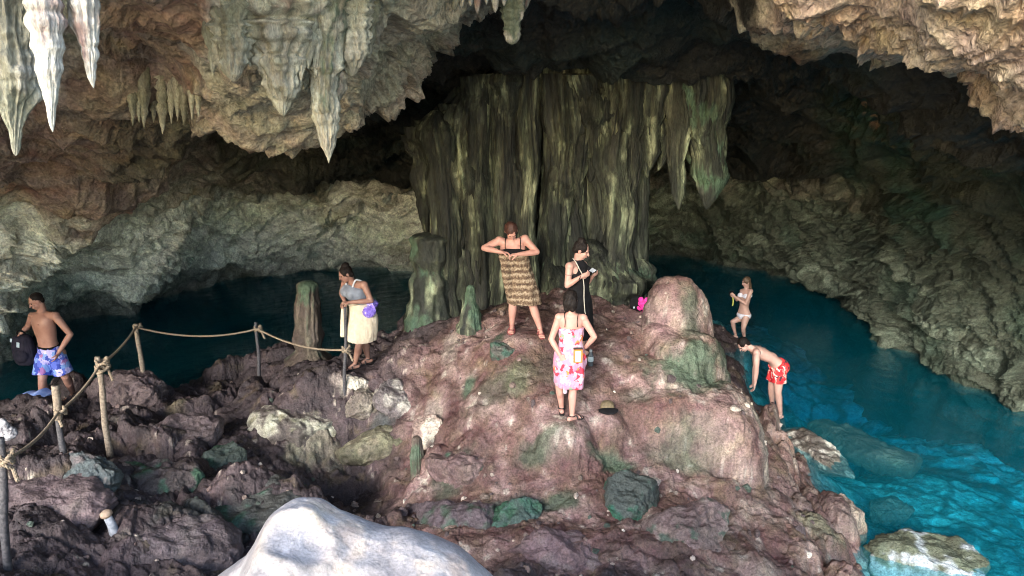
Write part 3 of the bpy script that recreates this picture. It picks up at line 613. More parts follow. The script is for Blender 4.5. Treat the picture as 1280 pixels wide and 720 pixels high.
def stalactite_mesh(name, top, tip, r, seed, kind='lip', ell=1.0, flute=.18, nseg=36, nrow=70, p=1.0, green=0.0, up=0.4, rot=0.0, mat='drip'):
    rs = np.random.default_rng(seed); top = np.array(top, float); tip = np.array(tip, float); L_ = np.linalg.norm(top - tip)
    t = np.linspace(-up / L_, 1, nrow); path = top[None] + (tip - top)[None] * t[:, None]
    wob = np.stack([np.interp(t, np.linspace(-.5, 1, 7), rs.normal(0, r * .13, 7)), np.interp(t, np.linspace(-.5, 1, 7), rs.normal(0, r * .13, 7)), 0 * t], -1); path = path + wob * np.clip(t, 0, 1)[:, None] * (1 - np.clip(t, 0, 1) ** 4)[:, None]
    tt = np.clip(t, 0, 1); rr = r * ((1 - tt) ** p * 0.86 + 0.14 * np.sqrt(np.clip(1 - tt, 0, 1)) ) * (1 + 0.35 * np.clip(-t * 3, 0, 1))
    rr = rr * (1 + 0.15 * np.interp(t, np.linspace(-.5, 1, 12), rs.normal(0, 1, 12)) + .08 * np.interp(t, np.linspace(-.5, 1, 40), rs.normal(0, 1, 40))); rr = np.maximum(rr, 0.002); rr[-1] = 0.0008
    P, q = tube_grid(path, rr, nseg, flute * 1.5, 9, seed, ell, rot, fine=min(.03, r * .32), zf=3.2)
    return np_mesh(name, P, q, M[mat], stone_cols(P.astype(np.float32), kind, seed, green))
def join_meshes(parts):
    vs_, qs_, cs_ = [], [], []; o = 0
    for P, q, c in parts:
        P = P.reshape(-1, 3); vs_.append(P); qs_.append(q + o); cs_.append(c.reshape(-1, 3)); o += len(P)
    return np.concatenate(vs_), np.concatenate(qs_), np.concatenate(cs_)

# the great curtain column behind the mound
rs = np.random.default_rng(5)
ccen = at_y(675, 380, 12.1)
colroot = empty('curtain_column', (float(ccen[0]), 12.1, -3.4))
tag(colroot, 'huge fluted flowstone column standing behind the people at the top of the mound', 'rock column')
def cl(P): P = np.array(P, float); P[..., 0] -= ccen[0]; P[..., 1] -= 12.1; P[..., 2] -= -3.4; return P
parts_ = []
def strand(u, y, vt, vb, r, seed, hang=False, flare=0.5, kind='column', green=0, lean=0.0, ell=1.0, foot=False):
    rs_ = np.random.default_rng(seed); top = at_y(u, vt, y); bot = at_y(u + lean, vb, y)
    n_ = 130; t = np.linspace(0, 1, n_); path = top[None] + (bot - top)[None] * t[:, None]
    path[:, 0] += np.interp(t, np.linspace(0, 1, 6), rs_.normal(0, r * .22, 6)); path[:, 1] += np.interp(t, np.linspace(0, 1, 6), rs_.normal(0, r * .18, 6))
    prof = np.interp(t, np.linspace(0, 1, 9), 1 + rs_.normal(0, .13, 9))
    if hang: rr = r * prof * (1 - t ** 2.6) ** 0.8 + 0.004
    elif not foot: rr = r * prof * (1 + flare * .5 * np.exp(-t * 7) + flare * np.exp(-(1 - t) * 6)) * (np.clip(t / .10, .05, 1) ** .5 if u < 604 else 1)
    else: rr = r * prof * np.sqrt(np.clip(1 - (1 - t) ** 2.2, 0, 1)) + .004
    P, q = tube_grid(path, rr, 64, .34, 17, seed, ell, 0, .016, .30)
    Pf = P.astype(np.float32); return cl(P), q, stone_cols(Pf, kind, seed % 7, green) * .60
# core: colour darkened so the slots between strands read as shade
th = np.linspace(0, 2 * np.pi, 300, endpoint=False); zz_ = np.linspace(0, 1, 200)
cx = 0.5 * (at_y(556, 300, 13.0)[0] + at_y(796, 300, 13.0)[0]); hw_ = 0.5 * (at_y(796, 300, 13.0)[0] - at_y(556, 300, 13.0)[0])
ce = np.sign(np.cos(th)) * np.abs(np.cos(th)) ** .6; se = np.sign(np.sin(th)) * np.abs(np.sin(th)) ** .6
zt, zb = at_y(640, 60, 13.0)[2], -3.9
Pc = np.stack([cx + hw_ * ce[None] * (1 + 0 * zz_[:, None]), 13.0 + .62 * se[None] + 0 * zz_[:, None], zt + (zb - zt) * zz_[:, None] + 0 * ce[None]], -1)
lim = np.interp(Pc[..., 0], [at_y(520, 0, 12.6)[0], at_y(600, 0, 12.6)[0]], [at_y(0, 200, 12.6)[2], zt]); Pc[..., 2] = np.minimum(Pc[..., 2], lim)
fl_ = ridged(Pc.astype(np.float32), (2.6, 2.6, .25), 3, 9) * .13
nn = np.stack([ce[None] + 0 * zz_[:, None], se[None] + 0 * zz_[:, None], 0 * fl_], -1); Pc = Pc + nn * fl_[..., None]
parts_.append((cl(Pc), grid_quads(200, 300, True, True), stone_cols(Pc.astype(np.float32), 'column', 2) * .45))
k = 0; u = 548.0
while u < 806:
    r_ = rs.choice([.08, .11, .14, .19, .24]); yy_ = 12.15 - .62 * max(0, 1 - abs((u - 680) / 160) ** 4) ** .5 + rs.normal(0, .22)
    vt = np.interp(u, [515, 600, 700, 830], [172, 100, 94, 96]) - 6 - (rs.uniform(4, 30) if u > 640 else 0)
    if not (664 < u < 684 or 582 < u < 592 or 736 < u < 746):
        parts_.append(strand(u, yy_, vt, 384 + rs.uniform(0, 12), r_, 100 + k, lean=rs.normal(0, 4) + np.interp(u, [548, 600, 780, 806], [14, 4, 0, -6]), flare=.2))
    u += r_ * 72 * rs.uniform(.75, 1.45); k += 1
for (u, y, vt, vb, r_, e_, gr) in [(633, 11.25, 92, 178, .15, 1.3, 0), (600, 11.4, 96, 205, .17, 1.1, 0), (655, 11.3, 92, 230, .12, 1, 0), (700, 11.2, 92, 300, .19, 1.1, 0), (722, 11.15, 94, 262, .14, 1, 0), (742, 11.15, 92, 228, .15, 1.2, 0), (765, 11.15, 94, 206, .16, 1.2, 0),
                                   (790, 11.1, 96, 250, .13, 1.2, 0), (812, 11.15, 98, 212, .12, 1.4, 0), (612, 11.4, 96, 330, .1, 1, 0), (565, 11.6, 130, 250, .15, 1, 0), (542, 11.7, 150, 238, .17, 1, .3), (526, 11.8, 158, 222, .15, 1, 0), (534, 11.9, 158, 300, .16, 1, 0), (552, 11.8, 140, 340, .15, 1, 0), (515, 11.95, 168, 196, .10, 1, 0), (682, 11.3, 92, 152, .12, 1, 0), (752, 11.2, 94, 320, .1, 1, 0)]:
    parts_.append(strand(u, y, vt, vb, r_, 300 + k, True, ell=e_, green=gr)); k += 1
# foot: lumpy flowstone skirt
for (u, y, vt, vb, r_) in [(620, 11.5, 335, 398, .2), (700, 11.2, 330, 402, .24), (745, 11.1, 300, 402, .30), (770, 11.15, 310, 402, .30), (800, 11.3, 322, 402, .24), (722, 11.1, 350, 404, .28), (600, 11.6, 330, 395, .18), (690, 11.3, 318, 398, .2)]:
    parts_.append(strand(u, y, vt, vb, r_, 400 + k, False, flare=.5, green=.2, foot=True)); k += 1
v_, q_, c_ = join_meshes(parts_)
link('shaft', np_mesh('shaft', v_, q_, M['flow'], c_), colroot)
for (u, y, vt, vb, r_, e_, gr) in [(886, 11.3, 92, 262, .24, 1.0, .5), (864, 11.5, 92, 205, .20, 1, .2), (846, 11.25, 94, 262, .16, .9, 0), (826, 11.4, 94, 214, .16, 1, 0), (810, 11.2, 94, 222, .10, 1, 0), (896, 11.2, 92, 232, .09, 1, .3), (902, 11.4, 96, 200, .1, 1, .3), (874, 11.15, 96, 188, .15, 1.2, .3)]:
    P_, q_, c_ = strand(u, y, vt, vb, r_, 500 + k, True, ell=e_, green=gr, kind='column'); k += 1
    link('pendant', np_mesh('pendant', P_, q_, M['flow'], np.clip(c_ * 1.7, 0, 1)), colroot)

ORD = ['first', 'second', 'third', 'fourth', 'fifth', 'sixth', 'seventh', 'eighth', 'ninth', 'tenth', 'eleventh', 'twelfth', 'thirteenth']
# stalactites: (u, v_root, v_tip, y, width_px, kind, label, green)
def stal(u, vr, vt, y, wpx, kind, label, group=None, seed=0, p=1.0, ell=1.0, flute=.18, green=0.0, du=0, up=.4, nseg=36, nrow=70):
    h_, _d = cast(BV_ROOF, u, max(vr, -55))
    if y > 4 and h_ is not None: y = min(max(h_.y - .06, 4.0), 11.0)
    top = at_y(u, vr, y); tip = at_y(u + du, vt, y); r_ = wpx / 2 / F * y / 0.97
    me = stalactite_mesh('stalactite', top - top, tip - top, r_, seed, kind, ell, flute, nseg, nrow, p, green, up)
    o = link('stalactite', me, loc=V(top)); tag(o, label, 'stalactite', group); return o
gN = 'bright stalactites in the near top left corner'
stal(14, -60, 195, 3.3, 58, 'pale', 'thickest bright stalactite cut by the left edge of the photo, green at its tip', gN, 1, .55, 1.0, .2, .42, du=6, nseg=90, nrow=220)
stal(50, -70, 165, 3.0, 36, 'pale', 'long white pointed stalactite beside the thickest one, second from the left edge', gN, 2, .75, 1.0, .16, 0, du=16, nseg=70, nrow=200)
stal(99, -60, 110, 3.1, 31, 'pale', 'white and purple stained pointed stalactite, third from the left edge', gN, 3, .7, 1.0, .2, 0, du=18, nseg=60, nrow=160)
gL = 'stalactites on the left roof lip'
stal(404, 20, 204, 6.5, 46, 'lip', 'longest stalactite of the left roof lip, with a bulge and a thin pale tip', gL, 4, .8, .9, .26, .12, du=7, nseg=60, nrow=160)
stal(415, 10, 140, 6.6, 50, 'lip', 'stout fluted stalactite the longest one grows beside', gL, 14, .5, 1.0, .24, 0, du=-6, nseg=50)
stal(440, 10, 96, 6.6, 36, 'lip', 'flat curtain-like stalactite at the right end of the left roof lip', gL, 5, .6, 1.1, .24, .2, nseg=50)
stal(346, 20, 145, 6.4, 60, 'lip', 'broad stalactite with forked tip in the middle of the left roof lip', gL, 6, .62, 1.0, .25, 0, du=8, nseg=60, nrow=120)
stal(352, 60, 147, 6.3, 22, 'lip', 'slim stalactite hanging against the broad forked one', gL, 16, .7, 1, .2, 0, du=3)
stal(288, 15, 102, 6.3, 42, 'lip', 'wide short stalactite at the left end of the left roof lip', gL, 7, .6, 1.1, .24, 0, du=4, nseg=50)
for i, (u, vr, vt, w_) in enumerate([(303, 20, 90, 22), (313, 25, 84, 16), (325, 30, 94, 20), (333, 20, 112, 22), (366, 20, 100, 26), (376, 20, 104, 18), (385, 20, 86, 20), (395, 20, 96, 18), (266, 40, 92, 16), (276, 30, 88, 18), (450, 30, 84, 18), (462, 20, 72, 18), (428, 20, 88, 20)]):
    stal(u, vr, vt, 6.35 + .1 * (i % 3), w_, 'lip', f'small pointed fringe stalactite, {ORD[sorted(range(13), key=lambda q_: [303,313,325,333,366,376,385,395,266,276,450,462,428][q_]).index(i)]} from the left along the left roof lip', 'small fringe stalactites of the left roof lip', 20 + i, .75, 1, .2, 0, nseg=24, nrow=44)
gS = 'short stalactites under the left wall ledge'
for i, (u, vr, vt, w_) in enumerate([(u_, a_, 135 + (b_ - 135) * .8, c_ * .8) for u_, a_, b_, c_ in [(166, 140, 163, 10), (180, 138, 168, 11), (192, 140, 158, 8), (203, 130, 176, 14), (214, 132, 160, 9), (222, 132, 156, 9), (230, 134, 162, 10), (240, 134, 154, 8), (174, 140, 158, 8), (248, 134, 150, 8)]]):
    stal(u, vr - 12, vt, 8.0, w_, 'lip', f'short tooth-like stalactite, {ORD[sorted(range(10), key=lambda q_: [166,180,192,203,214,222,230,240,174,248][q_]).index(i)]} from the left under the left wall ledge', gS, 50 + i, .8, 1, .2, 0, nseg=20, nrow=34)
stal(640, -30, 56, 5.9, 26, 'pale', 'longest pale stalactite hanging at the top centre in front of the dark roof', 'stalactites at the top centre', 70, .35, .9, .2, .15, nseg=44)
for i, (u, vt, w_) in enumerate([(568, 14, 14), (577, 10, 14), (597, 17, 12), (619, 16, 12), (657, 12, 14), (588, 8, 10), (630, 8, 12), (608, 6, 14)]):
    stal(u, -30, vt, 5.95, w_, 'pale', f'short pale stalactite, {ORD[sorted(range(8), key=lambda q_: [568,577,597,619,657,588,630,608][q_]).index(i)]} from the left of the short ones at the top centre', 'short stalactites at the top centre', 80 + i, .6, 1, .2, 0, nseg=22, nrow=34)
# the root they hang from, above the frame
# ================================================================== STALAGMITES
def stalagmite(u, vb, vt, zb, wpx, label, seed, kind='col', wtop=.6, lean=0, green=0.0, name='stalagmite', group=None):
    base = at_z(u, vb, zb); y = base[1]; top = at_y(u + lean, vt, y); h = top[2] - base[2]
    r_ = wpx / 2 / F * y / .97; n_ = 90; t = np.linspace(-.12, 1, n_); path = np.stack([(top[0] - base[0]) * t, 0 * t, h * t], -1)
    rs_ = np.random.default_rng(seed)
    rr = r_ * (1 + (wtop - 1) * np.clip(t, 0, 1)) * (1 + .35 * np.exp(-np.clip(t, 0, 1) * 9)) * (1 + .10 * np.interp(t, np.linspace(0, 1, 8), rs_.normal(0, 1, 8)))
    rr = rr * np.sqrt(np.clip(1 - np.clip((t - .93) / .07, 0, 1) ** 2, 0, 1)) + .002
    P, q = tube_grid(path, rr, 64, .14, 8, seed, 1, 0, .018, 1.0); Pw_ = (P + base).astype(np.float32)
    o = link(name, np_mesh(name, P, q, M['drip'], stone_cols(Pw_, kind, seed, green)), loc=V(base)); tag(o, label, 'stalagmite', group); return o
stalagmite(386, 450, 351, -4.38, 34, 'tall blunt brown stalagmite standing by the left pool behind the rope', 3, 'brown', .72, -2, .25)
stalagmite(537, 396, 291, -3.52, 50, 'thick blunt stone block with a rusty top against the left foot of the fluted column', 8, 'column', .86, 2, .3)
stalagmite(588, 408, 356, -3.36, 24, 'pointed green-grey stalagmite left of the woman in the striped wrap', 4, 'column', .3, 0, .45)
stalagmite(521, 605, 545, -4.9, 17, 'thin green-topped stalagmite in the dark hollow left of the mound', 5, 'brown', .7, 0, .5)

# ================================================================== BOULDERS
def rock(u, v, z, rx, ry, rz, label, seed, c1, c2=None, c3=None, rot=0.0, tilt=(0, 0), cuts=9, sub=5, name='boulder', moss_t=0.35, group=None, amp=1.0, cat='rock'):
    bm = bmesh.new(); bmesh.ops.create_icosphere(bm, subdivisions=sub + 1, radius=1.0); me0 = bpy.data.meshes.new('t'); bm.to_mesh(me0); bm.free()
    n_ = len(me0.vertices); P = np.empty(n_ * 3); me0.vertices.foreach_get('co', P); P = P.reshape(-1, 3)
    tri = np.empty(len(me0.polygons) * 3, np.int32); me0.polygons.foreach_get('vertices', tri); tri = tri.reshape(-1, 3); bpy.data.meshes.remove(me0)
    rs_ = np.random.default_rng(seed)
    P = np.sign(P) * np.abs(P) ** .8
    for i in range(cuts):
        nn_ = rs_.normal(size=3); nn_ /= np.linalg.norm(nn_); c = rs_.uniform(.55, .85); d = P @ nn_; P = P - np.maximum(0, d - c)[:, None] * nn_ * .92
    Q = P * np.array([rx, ry, rz]); Qf = (Q + seed * 3.1).astype(np.float32); s_ = (rx * ry * rz) ** (1 / 3)
    nrm = P / np.linalg.norm(P, axis=1, keepdims=True)
    f1, f2 = worley(warp(Qf, 2 / s_, .15 * s_, 3), 1.4 / s_, seed)
    d = fbm(Qf, 1.3 / s_, 3, seed) * .10 * s_ + np.minimum(f2 - f1, .4) * .16 * s_ + ridged(warp(Qf, 3, .1, seed), 3.6, 4, seed, gain=.6) * .028 * amp + fbm(Qf, 11, 3, seed + 9) * .012 * amp
    Q = Q + nrm * d[:, None]
    E = Euler((tilt[0], tilt[1], rot)).to_matrix(); Q = Q @ np.array(E).T
    h_, d_ = cast(BV_GROUND, u, v)
    p = at_z(u, v, z)
    if z > -5.3 and h_ is not None: p = np.array(h_ + d_ * (min(rx, ry) * .45)); p[2] -= rz * .12
    Pw_ = (Q + p).astype(np.float32)
    a = fbm(Pw_, 2.0, 3, 610); b_ = fbm(Pw_, 6, 3, 620)
    c = cmix(np.asarray(c1), np.asarray(c1) * 1.6, sstep(-.4, .7, a))
    if c2 is not None: c = cmix(c, np.asarray(c2), sstep(moss_t, moss_t + .3, a * .6 + b_ * .4 + .25 * (1 - nrm[:, 2] * 0)))
    if c3 is not None: c = cmix(c, np.asarray(c3), sstep(.35, .7, b_ + .3 * a))
    me = np_mesh(name, Q, tri, M['boulder'], c); o = link(name, me, loc=V(p)); tag(o, label, cat, group); return o
mudc = (.085, .062, .062); mossc = (.04, .10, .062)
rock(200, 602, -4.28, .46, .30, .26, 'long low boulder with bright green moss on its face, left of the square green block', 1, (.085, .068, .066), (.06, .12, .075), rot=.1, moss_t=.25)
rock(280, 580, -4.25, .33, .26, .26, 'square dark green block of rock near the middle of the low ground', 2, (.055, .07, .06), (.05, .095, .068), rot=.15, cuts=12)
rock(378, 535, -4.72, .72, .45, .44, 'large boulder with a pale crusted face above a dark hollow', 3, (.10, .085, .075), (.37, .355, .285), (.20, .19, .13), rot=.15, moss_t=.1)
rock(300, 655, -4.3, .85, .5, .36, 'broad mossy dark slab behind the left side of the white foreground rock', 4, (.06, .062, .058), (.04, .082, .058), rot=.35, moss_t=.2)
rock(235, 545, -4.6, .60, .38, .22, 'flat purple-brown slab between the pale post and the crusted boulder', 41, (.085, .066, .068), (.13, .10, .10), rot=.2, tilt=(.15, .1), cuts=10, amp=.6)
rock(560, 655, -4.8, .55, .40, .26, 'dark purple slab low beside the white foreground rock', 42, (.075, .058, .064), (.06, .085, .065), rot=-.3, tilt=(.1, -.2), cuts=10, amp=.6, moss_t=.4)
rock(215, 690, -4.1, .60, .40, .22, 'dark flat slab at the bottom edge left of the white foreground rock', 43, (.080, .064, .068), (.12, .10, .10), rot=.4, tilt=(.2, .1), cuts=10, amp=.6)
rock(70, 640, -4.05, .72, .45, .36, 'rounded purple-brown boulder in front of the short dark post', 5, (.105, .078, .08), (.13, .1, .1), rot=-.2, cuts=6)
rock(100, 592, -4.15, .45, .2, .26, 'blue-grey flat-faced rock at the foot of the second nearest post', 6, (.055, .068, .07), (.10, .085, .085), rot=-.3)
rock(158, 500, -4.55, .50, .35, .40, 'dark knobbly rock knoll on the pool edge under the rope', 7, mudc, (.10, .075, .075), rot=.2, amp=1.8)
rock(627, 442, -3.62, .17, .13, .24, 'small upright dark green rock below the woman in the striped wrap', 8, (.07, .068, .06), (.045, .085, .062), moss_t=.3, cuts=14, tilt=(.1, .25), amp=.7)
rock(790, 635, -4.75, .30, .30, .42, 'dark green upright boulder low on the front of the mound', 9, (.05, .06, .055), (.03, .10, .065), (.12, .09, .085), moss_t=.2)
rock(575, 590, -4.75, .42, .32, .28, 'brown boulder with a green underside at the left front of the mound', 10, (.13, .09, .085), (.05, .09, .065), rot=-.1)
rock(640, 650, -4.85, .35, .28, .30, 'split green-black boulder under the front of the mound', 11, (.04, .062, .055), (.035, .09, .06), rot=.2)
rock(860, 665, -4.8, .52, .40, .34, 'brown-grey boulder left of the ribbed slope', 12, (.13, .095, .09), (.21, .165, .15), (.07, .09, .07), rot=.4)
rock(700, 690, -4.75, .50, .35, .28, 'purple-brown boulder right of the white foreground rock', 13, (.11, .075, .08), (.16, .12, .12), rot=-.3)
rock(500, 500, -4.25, .34, .25, .30, 'blue-grey rounded boulder below the woman with the towel', 14, (.11, .095, .095), (.30, .28, .25), rot=.3)
rock(478, 548, -4.7, .62, .35, .20, 'long smooth olive ledge over the dark hollow right of the crusted boulder', 31, (.10, .095, .065), (.22, .20, .14), rot=.25, tilt=(0, -.18), cuts=5, amp=.5)
rock(450, 508, -4.4, .25, .22, .25, 'pale chipped rock right of the crusted boulder', 21, (.14, .12, .10), (.38, .34, .28), rot=.3)
rock(540, 545, -4.55, .22, .2, .28, 'chalky white and brown rock on the left edge of the mound', 22, (.25, .19, .16), (.48, .43, .36), rot=.1, moss_t=.15)
rock(440, 478, -4.22, .22, .14, .08, 'pale flat stone at the foot of the post the woman leans on', 15, (.42, .38, .32), (.5, .47, .4))
rock(1012, 560, -5.62, .42, .95, .22, 'cracked pale-topped slab at the water line below the bending man', 16, (.12, .105, .09), (.50, .48, .42), rot=.15, moss_t=.2, cuts=14)
rock(1088, 565, -5.78, .55, 1.15, .18, 'large dark slab lying under water in the right pool', 17, (.045, .045, .038), (.10, .095, .075), rot=.55, moss_t=.5, cuts=14)
rock(1165, 705, -5.60, .75, .42, .25, 'half sunken slab with a pale blue-grey patch at the lower right', 18, (.10, .11, .075), (.40, .44, .45), rot=-.1, cuts=8, moss_t=.3)
rock(1045, 655, -5.45, .30, .35, .32, 'cream rounded rock at the shoreline of the right slope', 19, (.27, .22, .18), (.42, .38, .32), rot=.2)
rock(1110, 640, -5.95, .30, .3, .14, 'small dark stone under water beside the shoreline', 20, (.08, .09, .08), rot=.2)
# loose rubble scattered over the floor
rs = np.random.default_rng(77); vs_, qs_, cs_ = [], [], []; off_ = 0
bm = bmesh.new(); bmesh.ops.create_icosphere(bm, subdivisions=2, radius=1.0); me0 = bpy.data.meshes.new('t'); bm.to_mesh(me0); bm.free()
P0_ = np.empty(len(me0.vertices) * 3); me0.vertices.foreach_get('co', P0_); P0_ = P0_.reshape(-1, 3); T0 = np.empty(len(me0.polygons) * 3, np.int32); me0.polygons.foreach_get('vertices', T0); T0 = T0.reshape(-1, 3); bpy.data.meshes.remove(me0)
for i in range(650):
    u, v = rs.uniform(0, 1040), rs.uniform(400, 719); p = at_z(u, v, -4.2); x, y = p[0], min(p[1], 11.5); z = ground_z(x, y)
    if z < -5.5 or any(math.hypot(x - f[0], y - f[1]) < f[3] for f in FLATS): continue
    s_ = rs.lognormal(-3.75, .5); s_ = min(s_, .09)
    Q = P0_ * (1 + .22 * rs.normal(size=(len(P0_), 1)) * .6) * s_ * rs.uniform(.6, 1.3, 3); nn_ = rs.normal(size=3); nn_ /= np.linalg.norm(nn_); Q -= np.maximum(0, Q @ nn_ - .5 * s_)[:, None] * nn_
    vs_.append(Q + np.array([x, y, z])); qs_.append(T0 + off_); off_ += len(P0_)
    c = np.array([(.10, .075, .075), (.20, .15, .13), (.40, .34, .29), (.06, .08, .065), (.55, .5, .44)][rs.choice(5, p=[.42, .3, .13, .1, .05])]) * rs.uniform(.7, 1.2); cs_.append(np.tile(c, (len(P0_), 1)))
rub = link('rubble', np_mesh('rubble', np.concatenate(vs_), np.concatenate(qs_), M['boulder'], np.concatenate(cs_), smooth=False)); tag(rub, kind='stuff')

# ================================================================== WHITE FOREGROUND ROCK
prof_u = [235, 262, 285, 306, 324, 336, 347, 365, 385, 398, 412, 430, 466, 508, 545, 572, 600, 650]
prof_v = [10 + q_ for q_ in [745, 722, 708, 692, 660, 640, 631, 629, 631, 640, 648, 653, 665, 672, 684, 698, 722, 760]]
y0 = 1.45; pr = at_y(prof_u, prof_v, y0)
xg = np.linspace(-.80, .22, 330); yg = np.linspace(.75, 1.95, 300); X_, Y_ = np.meshgrid(xg, yg)
hz = np.interp(X_, pr[0], pr[2]); hz = smooth_rows(hz, 4, 1)
cxp, cyp = at_y(368, 655, 1.38)[:2]; pk = np.exp(-((X_ - cxp) / .10) ** 2)
dy = Y_ - y0
Z_ = hz - np.where(dy > 0, 2.2 * dy ** 2 + .6 * dy ** 1.2 * 0 + 6 * np.clip(dy, 0, 9) ** 3, .35 * dy ** 2 + .22 * np.abs(dy) * (1 - 0 * pk))
pit_ = worley(np.stack([X_, Y_, 0 * X_], -1), 28, 5)[0]; rd = np.hypot((X_ - cxp) / .062, (Y_ - cyp) / .055)
Z_ += -.011 * np.exp(-rd ** 3) + .010 * np.exp(-((rd - 1.25) / .35) ** 2)
Pg = np.stack([X_, Y_, Z_], -1).astype(np.float32)
Z_ -= .004 * np.exp(-(pit_ / .16) ** 2) * (noise(Pg, 5, 3) > .1)
Z_ += fbm(Pg, 3.5, 3, 8) * .012 + fbm(warp(Pg, 9, .02, 3), 12, 3, 18) * .0030 + ridged(warp(Pg, 6, .05, 3), 7, 2, 12) * .003
edge = np.minimum(np.minimum(X_ - xg[0], xg[-1] - X_), np.minimum(Y_ - yg[0], yg[-1] - Y_)); Z_ -= 1.2 * (1 - sstep(0, .10, edge))
Pg = np.stack([X_, Y_, Z_], -1).astype(np.float32); b_ = fbm(Pg, 5, 4, 28); a_ = fbm(Pg, 16, 3, 38)
c = cmix(np.array([.205, .190, .190]), np.array([.32, .300, .298]), sstep(-.4, .5, b_)); c = cmix(c, np.array([.50, .38, .28]), sstep(.05, .7, b_ + .4 * a_) * .55)
c = cmix(c, np.array([.36, .30, .25]), np.exp(-((rd - 1.2) / .3) ** 2) * .5); c = cmix(c, np.array([.24, .24, .26]), np.exp(-rd ** 3) * .5)  # tan rim stain; grey shading of the dish painted into the colour
M['white'] = rock_mat('white_limestone', fine=(30, 140), var=.24, bump=.45, dist=.006, rough=(.45, .7), spec=.4)
fo = Pg.mean((0, 1)); fr_ = link('foreground_rock', np_mesh('foreground_rock', Pg - np.array([cxp, cyp, -1.6], np.float32), grid_quads(*X_.shape), M['white'], c), loc=(cxp, cyp, -1.6))
tag(fr_, 'smooth white rock with a shallow dish in its top, nearest at the bottom centre', 'rock')

# ================================================================== ROPE FENCE
M['wood'] = simple_mat('weathered_wood', (.13, .10, .075), .8, scale=40, bump=.6, col2=(.27, .225, .175))
M['darkwood'] = simple_mat('dark_wet_wood', (.035, .035, .04), .6, scale=40, bump=.5, col2=(.10, .095, .10))
M['rope'] = simple_mat('old_rope', (.17, .13, .09), .9, scale=90, bump=.8, col2=(.32, .26, .19))
def tube(pts, rad, nseg=12, cap=True):
    pts = np.asarray(pts, float); n = len(pts); T = np.gradient(pts, axis=0); T /= np.linalg.norm(T, axis=1)[:, None]
    a = np.array([0, 0, 1.0]) if abs(T[0, 2]) < .9 else np.array([1.0, 0, 0]); nn_ = np.cross(T[0], a); nn_ /= np.linalg.norm(nn_); Ns = []
    for i in range(n):
        nn_ = nn_ - T[i] * (nn_ @ T[i]); nn_ /= np.linalg.norm(nn_); Ns.append(nn_)
    Ns = np.array(Ns); B = np.cross(T, Ns); th = np.linspace(0, 2 * np.pi, nseg, endpoint=False); rad = np.broadcast_to(rad, (n,)).astype(float).copy()
    if cap: pts = np.concatenate([pts[:1], pts, pts[-1:]]); Ns = np.concatenate([Ns[:1], Ns, Ns[-1:]]); B = np.concatenate([B[:1], B, B[-1:]]); rad = np.concatenate([[1e-4], rad, [1e-4]]); n += 2
    P = pts[:, None] + rad[:, None, None] * (np.cos(th)[None, :, None] * Ns[:, None] + np.sin(th)[None, :, None] * B[:, None])
    return P.reshape(-1, 3), grid_quads(n, nseg, True, False)
def join_np(parts):
    vs2, qs2 = [], []; o = 0
    for P, q in parts: vs2.append(P); qs2.append(q + o); o += len(P)
    return np.concatenate(vs2), np.concatenate(qs2)
def rope_tube(pts, r=.016, tw=14.0):
    pts = np.asarray(pts, float); L_ = np.concatenate([[0], np.cumsum(np.linalg.norm(np.diff(pts, axis=0), axis=1))]); n = max(20, int(L_[-1] / .012))
    s = np.linspace(0, L_[-1], n); p = np.stack([np.interp(s, L_, pts[:, k]) for k in range(3)], -1)
    T = np.gradient(p, axis=0); T /= np.linalg.norm(T, axis=1)[:, None]; N_ = np.cross(T, [0.01, 0.02, 1.0]); N_ /= np.linalg.norm(N_, axis=1)[:, None]; B = np.cross(T, N_)
    out = []
    for k in range(3):
        a = s * tw * 2 * math.pi / 1.0 * .9 + k * 2.094; out.append(tube(p + (np.cos(a)[:, None] * N_ + np.sin(a)[:, None] * B) * r * .52, r * .62, 6))
    return join_np(out)
def catmull(P, n=12):
    P = np.asarray(P, float); P = np.concatenate([[2 * P[0] - P[1]], P, [2 * P[-1] - P[-2]]]); out = []
    for i in range(1, len(P) - 2):
        for t in np.linspace(0, 1, n, endpoint=False):
            out.append(.5 * ((2 * P[i]) + (-P[i - 1] + P[i + 1]) * t + (2 * P[i - 1] - 5 * P[i] + 4 * P[i + 1] - P[i + 2]) * t * t + (-P[i - 1] + 3 * P[i] - 3 * P[i + 1] + P[i + 2]) * t ** 3))
    out.append(P[-2]); return np.array(out)
POSTS = {  # base (u, v, z), top (u, v), radius, rope height (u, v), wood
 'a': ((9, 705, -3.80), (1, 548), .030, (4, 575), 'darkwood', 'nearest rope post, dark and cut by the left edge of the photo'),
 'b': ((83, 592, -3.86), (68, 482), .030, (73, 515), 'darkwood', 'short dark post with a brown top stub, second nearest of the rope fence'),
 'c': ((135, 553, -4.06), (122, 446), .034, (125, 456), 'wood', 'pale brown post with the thickest rope knot at its top'),
 'd': ((181, 487, -4.36), (170, 405), .034, (170, 409), 'wood', 'slanting pale post where the rope reaches its highest point, left of the longest sag'),
 'e': ((325, 477, -4.5), (320, 403), .026, (322, 411), 'darkwood', 'dark thin post in the middle of the rope line with a knot on top'),
 'f': ((431, 483, -4.10), (432, 384), .024, (432, 437), 'darkwood', 'dark thin post the woman with the cream towel leans on')}
RP = {}
